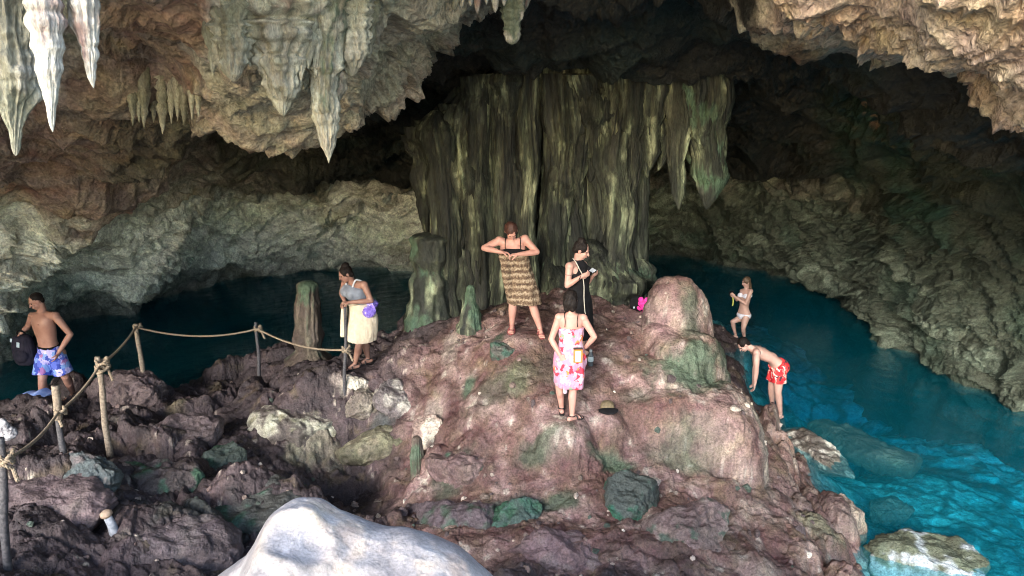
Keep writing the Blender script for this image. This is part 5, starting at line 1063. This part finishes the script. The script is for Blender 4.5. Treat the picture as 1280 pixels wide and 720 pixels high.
# ---------------------------------------------------------------- woman in black looking at a phone, in profile to the right
b0 = at_z(722, 446, -3.44); j = J(b0)
jt = dict(base=b0, lat=-Y3 * .83 - X3 * .55, front=1, neck=j(721, 325, 0), chest=j(722, 339, 0), waist=j(723, 361, 0), pelvis=j(723, 380, 0),
          sh=[j(712, 333, -.14), j(729, 331, .13)], el=[j(709, 357, -.18), j(733, 354, .12)], wr=[j(726, 346, -.23), j(741, 345, .02)],
          hip=[j(719, 386, -.07), j(727, 386, .07)], kn=[j(719, 414, -.07), j(728, 412, .08)], an=[j(718, 440, -.06), j(727, 437, .10)])
ft = [np.array([1, -.3, 0]), np.array([1, -.1, 0])]
dF = _n(np.cross(-(-Y3 * .85 + X3 * .35), Z3)) 
jt['front'] = 1 if np.dot(np.cross(Z3, jt['lat']), X3) > 0 else -1
root, pt, A, fr, body = person('black', 'woman in a black dress with hair in a bun looking down at her phone', SK['fair2'], jt, 1.0, True, (j(727, 313, -.02), (.9, -.25, -.38), Z3),
    [(X3 * .8 + Z3 * .28 + Y3 * .1, Y3 + Z3 * .3, dict(curl=.55, thumb=1, sz=.95)), (-Y3 * .7 + X3 * .2 + Z3 * .3, Z3 - X3 * .3, dict(curl=.5, thumb=1, sz=.95))], ft, girth=1.02, breasts=False)
def ring2(c, rx, ry): return (np.asarray(c, float), _n(jt['lat']), np.cross(Z3, _n(jt['lat'])), rx, ry)
fuse('dress', [loft([ring2(j(721.5, 324.5, 0), .062, .060), ring2(j(721.8, 328, 0), .105, .085), ring2(j(722, 332, 0), .135, .115), ring2(j(723, 341, 0), .158, .135), ring2(j(723.5, 350, 0), .150, .130), ring2(j(723.5, 361, 0), .148, .122), ring2(j(723.5, 378, 0), .188, .150), ring2(j(723.5, 395, 0), .205, .165), ring2(j(723.5, 420, 0), .22, .19)], 40)] + [ell(jt['chest'] + np.cross(Z3, _n(jt['lat'])) * jt['front'] * .10 + _n(jt['lat']) * sg * .07, (.07, .065, .07)) for sg in (1, -1)], .008, M['black_cloth'], 3, folds(11, .010, 12), root)
M['bead'] = simple_mat('pale_beads', (.45, .42, .36), .4, var=.1)
strap('necklace', [j(716, 323, -.09), j(720, 328, -.16), j(724, 336, -.185), j(728, 344, -.18), j(730, 358, -.155), j(730, 372, -.17), j(731, 388, -.20), j(732, 392, -.20)], .0065, M['bead'], root)
strap('tattoo_band', [j(711.5, 343, -.165) + np.array([.048 * math.cos(t_), .048 * math.sin(t_), 0]) for t_ in np.linspace(0, 6.28, 12)], .004, simple_mat('tattoo_ink', (.16, .11, .11), .6), root)
strap('bracelet', [j(724.5, 347, -.225) + np.array([.010 * math.cos(t_), .028 * math.sin(t_), .028 * math.cos(t_)]) for t_ in np.linspace(0, 6.28, 10)], .006, M['black_cloth'], root)
hairmesh('hair', [ell(pt(0, -.026, .034), (.086, .098, .092), A), ell(pt(0, -.07, -.01), (.07, .05, .06), A), ell(pt(0, -.045, .115), (.055, .055, .045), A)], M['hair_dark'], root)
pr_ = empty('phone', V(b0 + j(741, 338.5, -.10))); tag(pr_, 'phone in the hands of the woman in the black dress', 'phone')
boxm('case', .07, .14, .010, M['black_cloth'], pr_, (0, 0, 0), .003, (0, -.5, .3)); boxm('screen', .060, .128, .004, simple_mat('screen_glow', (.5, .55, .62), .2), pr_, (-.003, 0, .0065), .001, (0, -.5, .3))

# ---------------------------------------------------------------- woman with the cream towel leaning on the post
b0 = at_z(451, 459, -4.02); j = J(b0); latv = _n(Y3 * -.62 + X3 * .62)
jt = dict(base=b0, lat=latv, front=1, neck=j(441, 351, 0), chest=j(444, 364, .0), waist=j(451, 379, .02), pelvis=j(455, 395, .03),
          sh=[j(455, 356, -.13), j(431, 355, .12)], el=[j(464, 376, -.17), j(427, 366, .06)], wr=[j(437, 378, -.25), j(431, 377, -.06)],
          hip=[j(459, 401, -.05), j(449, 400, .08)], kn=[j(449, 430, -.10), j(456, 428, .10)], an=[j(444, 454, -.06), j(460, 447, .12)])
jt['front'] = 1 if np.dot(np.cross(Z3, latv), -X3) > 0 else -1
ft = [np.array([-.85, -.5, 0]), np.array([-.85, -.5, 0])]
root, pt, A, fr, body = person('towel', 'woman in a grey top and cream towel skirt leaning on the dark rope post', SK['brown'], jt, 1.0, True, (j(432, 343, -.05), (-.80, -.45, -.42), Z3 + X3 * -.3),
    [(-X3 * 1.0 - Z3 * .1, -Z3 * 1 + Y3 * .2, dict(curl=.9, thumb=-1, sz=.95)), (-Z3 * .4 - Y3 * .8, -Z3 + Y3 * .3, dict(curl=.9, thumb=1, sz=.95))], ft, girth=1.12, limbk=1.04, breasts=False)
def ring3(c, rx, ry, k=0): return (np.asarray(c, float), latv, np.cross(Z3, latv), rx, ry)
fuse('vest', [loft([ring3(j(441, 355, 0), .115, .09), ring3(j(443, 359, 0), .178, .165), ring3(j(445, 366, 0), .192, .185), ring3(j(450, 376, .02), .155, .135), ring3(j(453, 388, .02), .17, .14)], 36)] + [ell(jt['chest'] + np.cross(Z3, latv) * jt['front'] * .11 + latv * sg * .08, (.08, .075, .08)) for sg in (1, -1)], .008, M['grey_cloth'], 3, folds(12, .004, 2), root)
for sg in (0, 1):
    s0 = jt['sh'][sg]; strap('strap', [jt['chest'] * .75 + s0 * .25 + np.array([-.07, -.10, .0]), jt['neck'] * .55 + s0 * .45 + np.array([-.02, -.04, .045]), jt['neck'] * .5 + s0 * .5 + np.array([.06, .05, 0])], .013, simple_mat('pale_trim', (.5, .52, .55), .7), root)
M['creamtowel'] = cloth_mat('cream_towel', (.58, .49, .36), (.66, .58, .45), scale=20)
fuse('towel_skirt', [loft([ring3(j(449, 378, .0), .168, .15), ring3(j(452, 386, .02), .188, .165), ring3(j(454, 397, .02), .215, .19), ring3(j(453, 410, .0), .222, .20), ring3(j(452, 424, 0), .222, .20)], 40)], .008, M['creamtowel'], 3, folds(9, .017, 22, (1, 1, .25)), root)
fuse('towel_end', [loft([(j(431, 378, -.10), X3, Y3, .03, .03), (j(430, 392, -.10), X3, Y3, .045, .022), (j(429.5, 408, -.10), X3, Y3, .045, .02), (j(429, 421, -.10), X3, Y3, .04, .018)], 18), loft([(j(436, 381, -.16), X3, Y3, .06, .04), (j(444, 380, -.18), X3, Y3, .05, .04)], 14)], .007, M['creamtowel'], 2, folds(20, .006, 4), root)
M['purple'] = cloth_mat('purple_cloth', (.14, .09, .42), kind='floral', scale=30, colors=[(0, (.16, .10, .46)), (.5, (.22, .16, .58)), (.85, (.45, .38, .75))])
fuse('purple_cloth', [loft([(j(459, 377, -.12), latv, Z3, .06, .035), (j(464, 384, -.12), latv, Z3, .10, .07), (j(466, 390, -.10), latv, Z3, .07, .05)], 24), ell(j(461, 390, -.17), (.085, .05, .085)), ell(j(466, 380, -.05), (.075, .06, .06))], .008, M['purple'], 2, folds(18, .012, 40, (1, 1, 1)), root)
hairmesh('hair', [ell(pt(0, -.022, .034), (.086, .098, .092), A), ell(pt(0, -.06, -.02), (.075, .05, .06), A), ell(pt(0, -.06, .115), (.058, .055, .045), A)], M['hair_dark'], root)
sandals(root, jt, ft, M['sandal'], 1.0)

# ---------------------------------------------------------------- shirtless man on the left with a backpack
b0 = at_z(62, 503, -4.62); j = J(b0); latv = _n(X3 * .85 - Y3 * .45)
jt = dict(base=b0, lat=latv, front=-1, neck=j(53, 388, 0), chest=j(54, 403, -.01), waist=j(59, 425, .0), pelvis=j(63, 439, .02),
          sh=[j(69, 395, -.06), j(41, 395, .10)], el=[j(88, 418, -.05), j(35, 408, .16)], wr=[j(73, 441, -.17), j(27, 416, .05)],
          hip=[j(70, 444, 0), j(56, 445, .04)], kn=[j(82, 471, .02), j(53, 474, -.10)], an=[j(92, 492, .28), j(53, 499, .0)])
ft = [np.array([-.7, -.7, 0]), np.array([-.6, -.8, 0])]
root, pt, A, fr, body = person('man', 'shirtless man in blue flowered shorts at the far left looking down', SK['tan'], jt, 1.03, False, (j(45.5, 377, -.05), (-.62, -.62, -.42), Z3 + X3 * -.12),
    [(-X3 * .35 - Z3 * .8 - Y3 * .2, -X3 - Y3 * .2, dict(curl=.35, thumb=1)), (-X3 * .6 - Z3 * .5, -Z3 - X3 * .2, dict(curl=1.1, thumb=-1))], ft, girth=1.12, breasts=False)
M['bluecloth'] = cloth_mat('blue_flower_cloth', (.08, .1, .5), kind='floral', scale=13, colors=[(0, (.05, .08, .42)), (.34, (.12, .17, .62)), (.55, (.22, .36, .72)), (.72, (.50, .46, .80)), (.86, (.68, .62, .80)), (.93, (.40, .18, .42))])
def shorts(jt, fr_, mat, root, k0, k1, g=1.0, name='shorts', drop=.62):
    l0, f0 = fr_[0], fr_[1]; pv, wa = jt['pelvis'], jt['waist']; up = _n(wa - pv); prims = [loft([(pv + up * k0, l0, f0, .158 * g, .118 * g), (pv + up * .05, l0, f0, .172 * g, .130 * g), (pv - up * .05, l0, f0, .178 * g, .138 * g), (pv - up * .12, l0, f0, .14 * g, .12 * g)], 36)]
    for i in (0, 1):
        hp, kn = jt['hip'][i], jt['kn'][i]; d = _n(kn - hp); ll = np.linalg.norm(kn - hp); l_ = _n(l0 - d * np.dot(l0, d)); f_ = np.cross(d, l_)
        prims.append(loft([(hp - d * .04, l_, f_, .09 * g, .10 * g), (hp + d * .06, l_, f_, .112 * g, .118 * g), (hp + d * ll * drop * .6, l_, f_, .112 * g, .116 * g), (hp + d * ll * drop, l_, f_, .112 * g * k1, .115 * g * k1)], 30))
    return fuse(name, prims, .008, mat, 3, folds(13, .010, 31, (1, 1, .4)), root)
shorts(jt, fr, M['bluecloth'], root, .10, 1.06, 1.06, drop=.82)
l0, f0 = fr[0], fr[1]; up = _n(jt['waist'] - jt['pelvis']); link('waistband', np_mesh('waistband', *loft([(jt['pelvis'] + up * .085, l0, f0, .176, .134), (jt['pelvis'] + up * .115, l0, f0, .172, .130)], 36, 3), M['black_cloth']), root)
hairmesh('hair', [ell(pt(0, -.026, .044), (.081, .094, .084), A), ell(pt(0, -.06, -.01), (.07, .045, .055), A)], M['hair_dark'], root, amp=.003)
# his backpack
bb = b0 + j(30, 436, .05); bk = empty('backpack', V(bb)); tag(bk, 'black backpack with pale badges held by the man at the far left', 'backpack')
fuse('pack', [loft([(np.array([0, 0, .22]), X3, Y3, .07, .05), (np.array([0, 0, .17]), X3, Y3, .13, .09), (np.array([0, 0, .0]), X3, Y3, .16, .11), (np.array([.01, 0, -.16]), X3, Y3, .155, .11), (np.array([.01, 0, -.24]), X3, Y3, .12, .08)], 30), ell((0, -.10, -.08), (.11, .05, .10))], .009, cloth_mat('navy_black_nylon', (.012, .012, .022), (.025, .022, .035)), 3, folds(14, .008, 60), bk)
P, q = tube(catmull([(-.06, 0, .20), (-.05, -.01, .27), (0, -.01, .285), (.05, -.01, .26), (.06, 0, .20)], 8), .012, 8); link('handle', np_mesh('handle', P, q, M['black_cloth']), bk)
M['badge'] = simple_mat('pale_badge', (.45, .55, .6), .6); boxm('badge', .045, .012, .085, M['badge'], bk, (.0, -.115, .10), .004, (.1, .25, 0)); boxm('badge', .035, .012, .06, M['badge'], bk, (-.13, -.055, .15), .004, (.1, .3, 0))

# ---------------------------------------------------------------- woman in a pale bikini with a camera, far right
b0 = at_z(926, 424, -5.42); j = J(b0); latv = _n(-Y3 * .7 + X3 * .6)
jt = dict(base=b0, lat=latv, front=1, neck=j(933, 360.5, 0), chest=j(932, 368, 0), waist=j(930, 383, .02), pelvis=j(930, 393, .03),
          sh=[j(938.5, 364, -.12), j(928.5, 364, .12)], el=[j(932, 380, -.24), j(921, 375, .08)], wr=[j(919, 371, -.20), j(915.5, 367.5, -.02)],
          hip=[j(932, 397, -.06), j(927.5, 397, .08)], kn=[j(929, 411, -.12), j(915.5, 402, .02)], an=[j(930.5, 422, .02), j(919.5, 419, .12)])
jt['front'] = 1 if np.dot(np.cross(Z3, latv), -X3) > 0 else -1
ft = [np.array([-.85, -.5, 0]), np.array([-.9, -.3, 0])]
root, pt, A, fr, body = person('bikini', 'small distant woman in a pale bikini standing at the edge of the right pool', SK['pale'], jt, .93, True, (j(932.5, 352.5, -.02), (-.92, -.32, -.22), Z3),
    [(-X3 * .6 + Z3 * .5, Y3 + Z3 * .2, dict(curl=.8, thumb=-1, sz=.95)), (-X3 * .4 + Z3 * .6 - Y3 * .4, -Y3, dict(curl=.8, thumb=1, sz=.95))], ft, girth=.92, voxel=.0075)
M['bikini'] = cloth_mat('pale_bikini', (.62, .62, .72), (.75, .74, .80)); l0, f0, l1, f1, l2, f2 = fr
fuse('bikini_top', [loft([(jt['chest'] - Z3 * .045, latv, np.cross(Z3, latv), .142, .128), (jt['chest'] + Z3 * .01, latv, np.cross(Z3, latv), .142, .128)], 30, 3)] + [ell(jt['chest'] + np.cross(Z3, latv) * jt['front'] * .10 + latv * sg * .066 - Z3 * .01, (.062, .05, .055)) for sg in (1, -1)], .008, M['bikini'], 2, None, root)
fuse('bikini_bottom', [loft([(jt['pelvis'] - Z3 * .09, latv, np.cross(Z3, latv), .10, .115), (jt['pelvis'] - Z3 * .03, latv, np.cross(Z3, latv), .160, .128), (jt['pelvis'] + Z3 * .03, latv, np.cross(Z3, latv), .156, .118)], 30, 3)], .008, M['bikini'], 2, None, root)
hairmesh('hair', [ell(pt(0, -.022, .034), (.084, .096, .09), A), ell(pt(0, -.07, -.05), (.06, .045, .08), A), cap(pt(0, -.08, -.08), pt(0, -.10, -.30), .05, .025)], M['hair_fair'], root)
cr_ = empty('camera_strap', V(b0 + j(914.5, 366, -.10))); tag(cr_, 'small dark camera on a yellow strap held by the distant bikini woman', 'camera')
boxm('camera_body', .10, .06, .07, M['black_cloth'], cr_, (0, 0, 0), .008); P, q = tube(catmull([(0.02, 0, -.03), (.035, -.01, -.12), (.05, 0, -.22), (.045, .01, -.30)], 6), .014, 8); link('strap', np_mesh('strap', P, q, simple_mat('yellow_strap', (.55, .55, .12), .6)), cr_)

# ---------------------------------------------------------------- man bending down in red shorts
b0 = at_z(972, 524, -5.46); j = J(b0); latv = _n(-Y3 * .8 + X3 * .35)
jt = dict(base=b0, lat=latv, front=1, neck=j(939, 435.5, -.02), chest=j(950, 441, .0), waist=j(964, 448, .0), pelvis=j(973, 457, .02),
          sh=[j(946, 441, -.17), j(944, 437, .18)], el=[j(945.5, 461, -.22), j(944, 457, .18)], wr=[j(943.5, 480, -.22), j(942, 475, .10)],
          hip=[j(974, 463, -.06), j(970, 463, .10)], kn=[j(972.5, 490, -.10), j(964, 485, .12)], an=[j(975.5, 518, 0), j(965.5, 506, .22)])
ft = [np.array([-.85, -.5, 0]), np.array([-.8, -.5, 0])]
root, pt, A, fr, body = person('bend', 'shirtless man in red flowered shorts bending down at the edge of the right pool', SK['pale'], jt, 1.0, False, (j(929.5, 431, -.03), (-.62, -.18, -.75), (-.75, -.1, .6)),
    [(-Z3 - X3 * .1, -X3, dict(curl=.5, thumb=-1)), (-Z3 - X3 * .1, -X3, dict(curl=.5, thumb=1))], ft, girth=.95, breasts=False)
M['redcloth'] = cloth_mat('red_flower_cloth', (.5, .03, .03), kind='floral', scale=20, colors=[(0, (.50, .02, .03)), (.45, (.66, .05, .05)), (.72, (.70, .45, .38)), (.84, (.72, .62, .58)), (.93, (.06, .03, .04))])
shorts(jt, fr, M['redcloth'], root, .07, 1.05, 1.0, drop=.55)
hairmesh('hair', [ell(pt(0, -.024, .042), (.084, .096, .088), A), ell(pt(0, -.06, -.02), (.072, .05, .065), A)], M['hair_dark'], root, amp=.005)

# ================================================================== SMALL THINGS LEFT ON THE ROCK
# drinking bottle
bp_ = at_z(738, 457, -3.50); bt = empty('bottle', (bp_[0], bp_[1], ground_z(bp_[0], bp_[1]) - .005)); tag(bt, 'dark grey bottle with a pale label standing behind the pink wrap', 'bottle')
P, q = tube(np.array([[0, 0, z] for z in (0, .005, .02, .14, .17, .19, .20)]), [.03, .036, .038, .038, .03, .018, .018], 24); link('vessel', np_mesh('vessel', P, q, simple_mat('grey_plastic', (.05, .06, .07), .25)), bt)
P, q = tube(np.array([[0, 0, z] for z in (.195, .20, .225, .23)]), [.018, .020, .020, .016], 20); link('cap', np_mesh('cap', P, q, simple_mat('grey_lid', (.3, .33, .35), .4)), bt); P, q = tube(np.array([[0, 0, z] for z in (.07, .072, .135, .137)]), [.0385, .0395, .0395, .0385], 24, False); link('label', np_mesh('label', P, q, simple_mat('pale_label', (.35, .42, .45), .5)), bt)
# black cap with tan lining
cp = at_z(760, 515, -3.84); gz = ground_z(cp[0], cp[1]); hat = empty('hat', (cp[0], cp[1], gz)); tag(hat, 'black cap with a tan crown lying on the rock in front of the pink wrap', 'hat')
fuse('crown', [loft([(np.array([0, .07, 0]), X3, Y3, .08, .07), (np.array([0, .07, .05]), X3, Y3, .085, .075), (np.array([0, .08, .09]), X3, Y3, .06, .055), (np.array([0, .085, .105]), X3, Y3, .02, .02)], 24)], .006, simple_mat('tan_cloth', (.10, .078, .045), .8, col2=(.17, .13, .075)), 2, folds(20, .006, 3), hat)
fuse('brim', [loft([(np.array([-.12, -.02, .03]), Y3, Z3, .03, .012), (np.array([-.06, -.05, .035]), Y3, Z3, .075, .016), (np.array([0, -.06, .04]), Y3, Z3, .085, .018), (np.array([.06, -.05, .035]), Y3, Z3, .075, .016), (np.array([.12, -.01, .03]), Y3, Z3, .03, .012)], 20)], .006, M['black_cloth'], 2, folds(16, .006, 9), hat)
# pink flower bag beside the stump
h_, _d = cast(BV_GROUND, 800, 389); bgp = np.array(h_); bgp[1] -= .05; bag = empty('bag', V(bgp)); tag(bag, 'black bag with a bright pink ruffled flower beside the rounded rock stump', 'bag')
fuse('pouch', [ell((-.04, .03, .12), (.12, .09, .12)), ell((.02, .04, .08), (.13, .09, .09))], .008, M['black_cloth'], 2, folds(14, .01, 3), bag)
pk_m = simple_mat('hot_pink_cloth', (.62, .02, .22), .7, col2=(.80, .06, .36), scale=20)
Pp, qq = [], []; 
prims = []
for i in range(16):
    a = i * 2.4; r_ = .018 + .0065 * i; cc = np.array([.045 + r_ * math.cos(a), -.075 - .018 * (1 - i / 16), .13 + r_ * math.sin(a)]); dirr = _n([math.cos(a), -.9, math.sin(a)]); sx = _n(np.cross(dirr, Y3)); prims.append(ell(cc, (.038, .007, .040), [sx, dirr, np.cross(sx, dirr)], 12))
link('flower', np_mesh('flower', *join_np(prims), pk_m), bag)
boxm('buckle', .02, .01, .03, M['badge'], bag, (-.11, -.06, .09), .003)
# blue towel over the rock at the far left
tp = np.array(_tw); gx, gy = np.meshgrid(np.linspace(-.17, .17, 60), np.linspace(-.14, .14, 40)); Zt = np.array([[ground_z(tp[0] + a, tp[1] + b_) for a, b_ in zip(r1_, r2_)] for r1_, r2_ in zip(gx, gy)])
Zt = smooth_rows(smooth_rows(Zt, 5, 0), 5, 1); tp[2] += .10; Zt = np.maximum(Zt, tp[2] - .03 - 1.2 * (gx ** 2 + gy ** 2)) + .03 + .02 * np.sin(gx * 30 + gy * 9) ; Pt = np.stack([tp[0] + gx + gy * .3, tp[1] + gy, Zt], -1); Pb = Pt - np.array([0, 0, .022]); n_r, n_c = gx.shape
qa = grid_quads(n_r, n_c); allP = np.concatenate([Pt.reshape(-1, 3), Pb.reshape(-1, 3)]); ofs = n_r * n_c
bd = [i for i in range(n_c)] + [n_c - 1 + n_c * i for i in range(1, n_r)] + [ofs - 1 - i for i in range(1, n_c)] + [n_c * (n_r - 1) - n_c * i for i in range(1, n_r)]
sq = [(bd[i], bd[i + 1] + ofs * 0, bd[i + 1] + ofs, bd[i] + ofs) for i in range(len(bd) - 1)]
tw = link('folded_towel', np_mesh('folded_towel', allP - tp, np.concatenate([qa, qa[:, ::-1] + ofs, np.array(sq)]), cloth_mat('light_blue_towel', (.22, .34, .72), (.36, .48, .82), scale=14)), loc=V(tp)); tag(tw, 'light blue towel lying on the rock below the shirtless man at far left', 'towel')
# a crumpled pale bag at the left edge
h_, _d = cast(BV_GROUND, 6, 545)
cb = fuse('crumpled_bag', [ell((0, 0, .08), (.07, .06, .14)), ell((.05, .02, .02), (.08, .07, .09))], .008, simple_mat('speckled_grey_bag', (.14, .13, .14), .6, scale=30, col2=(.50, .50, .52)), 2, folds(16, .018, 14, (1, 1, .8)), None); cb.location = h_; tag(cb, 'crumpled grey and white bag at the left edge above the nearest post', 'bag')
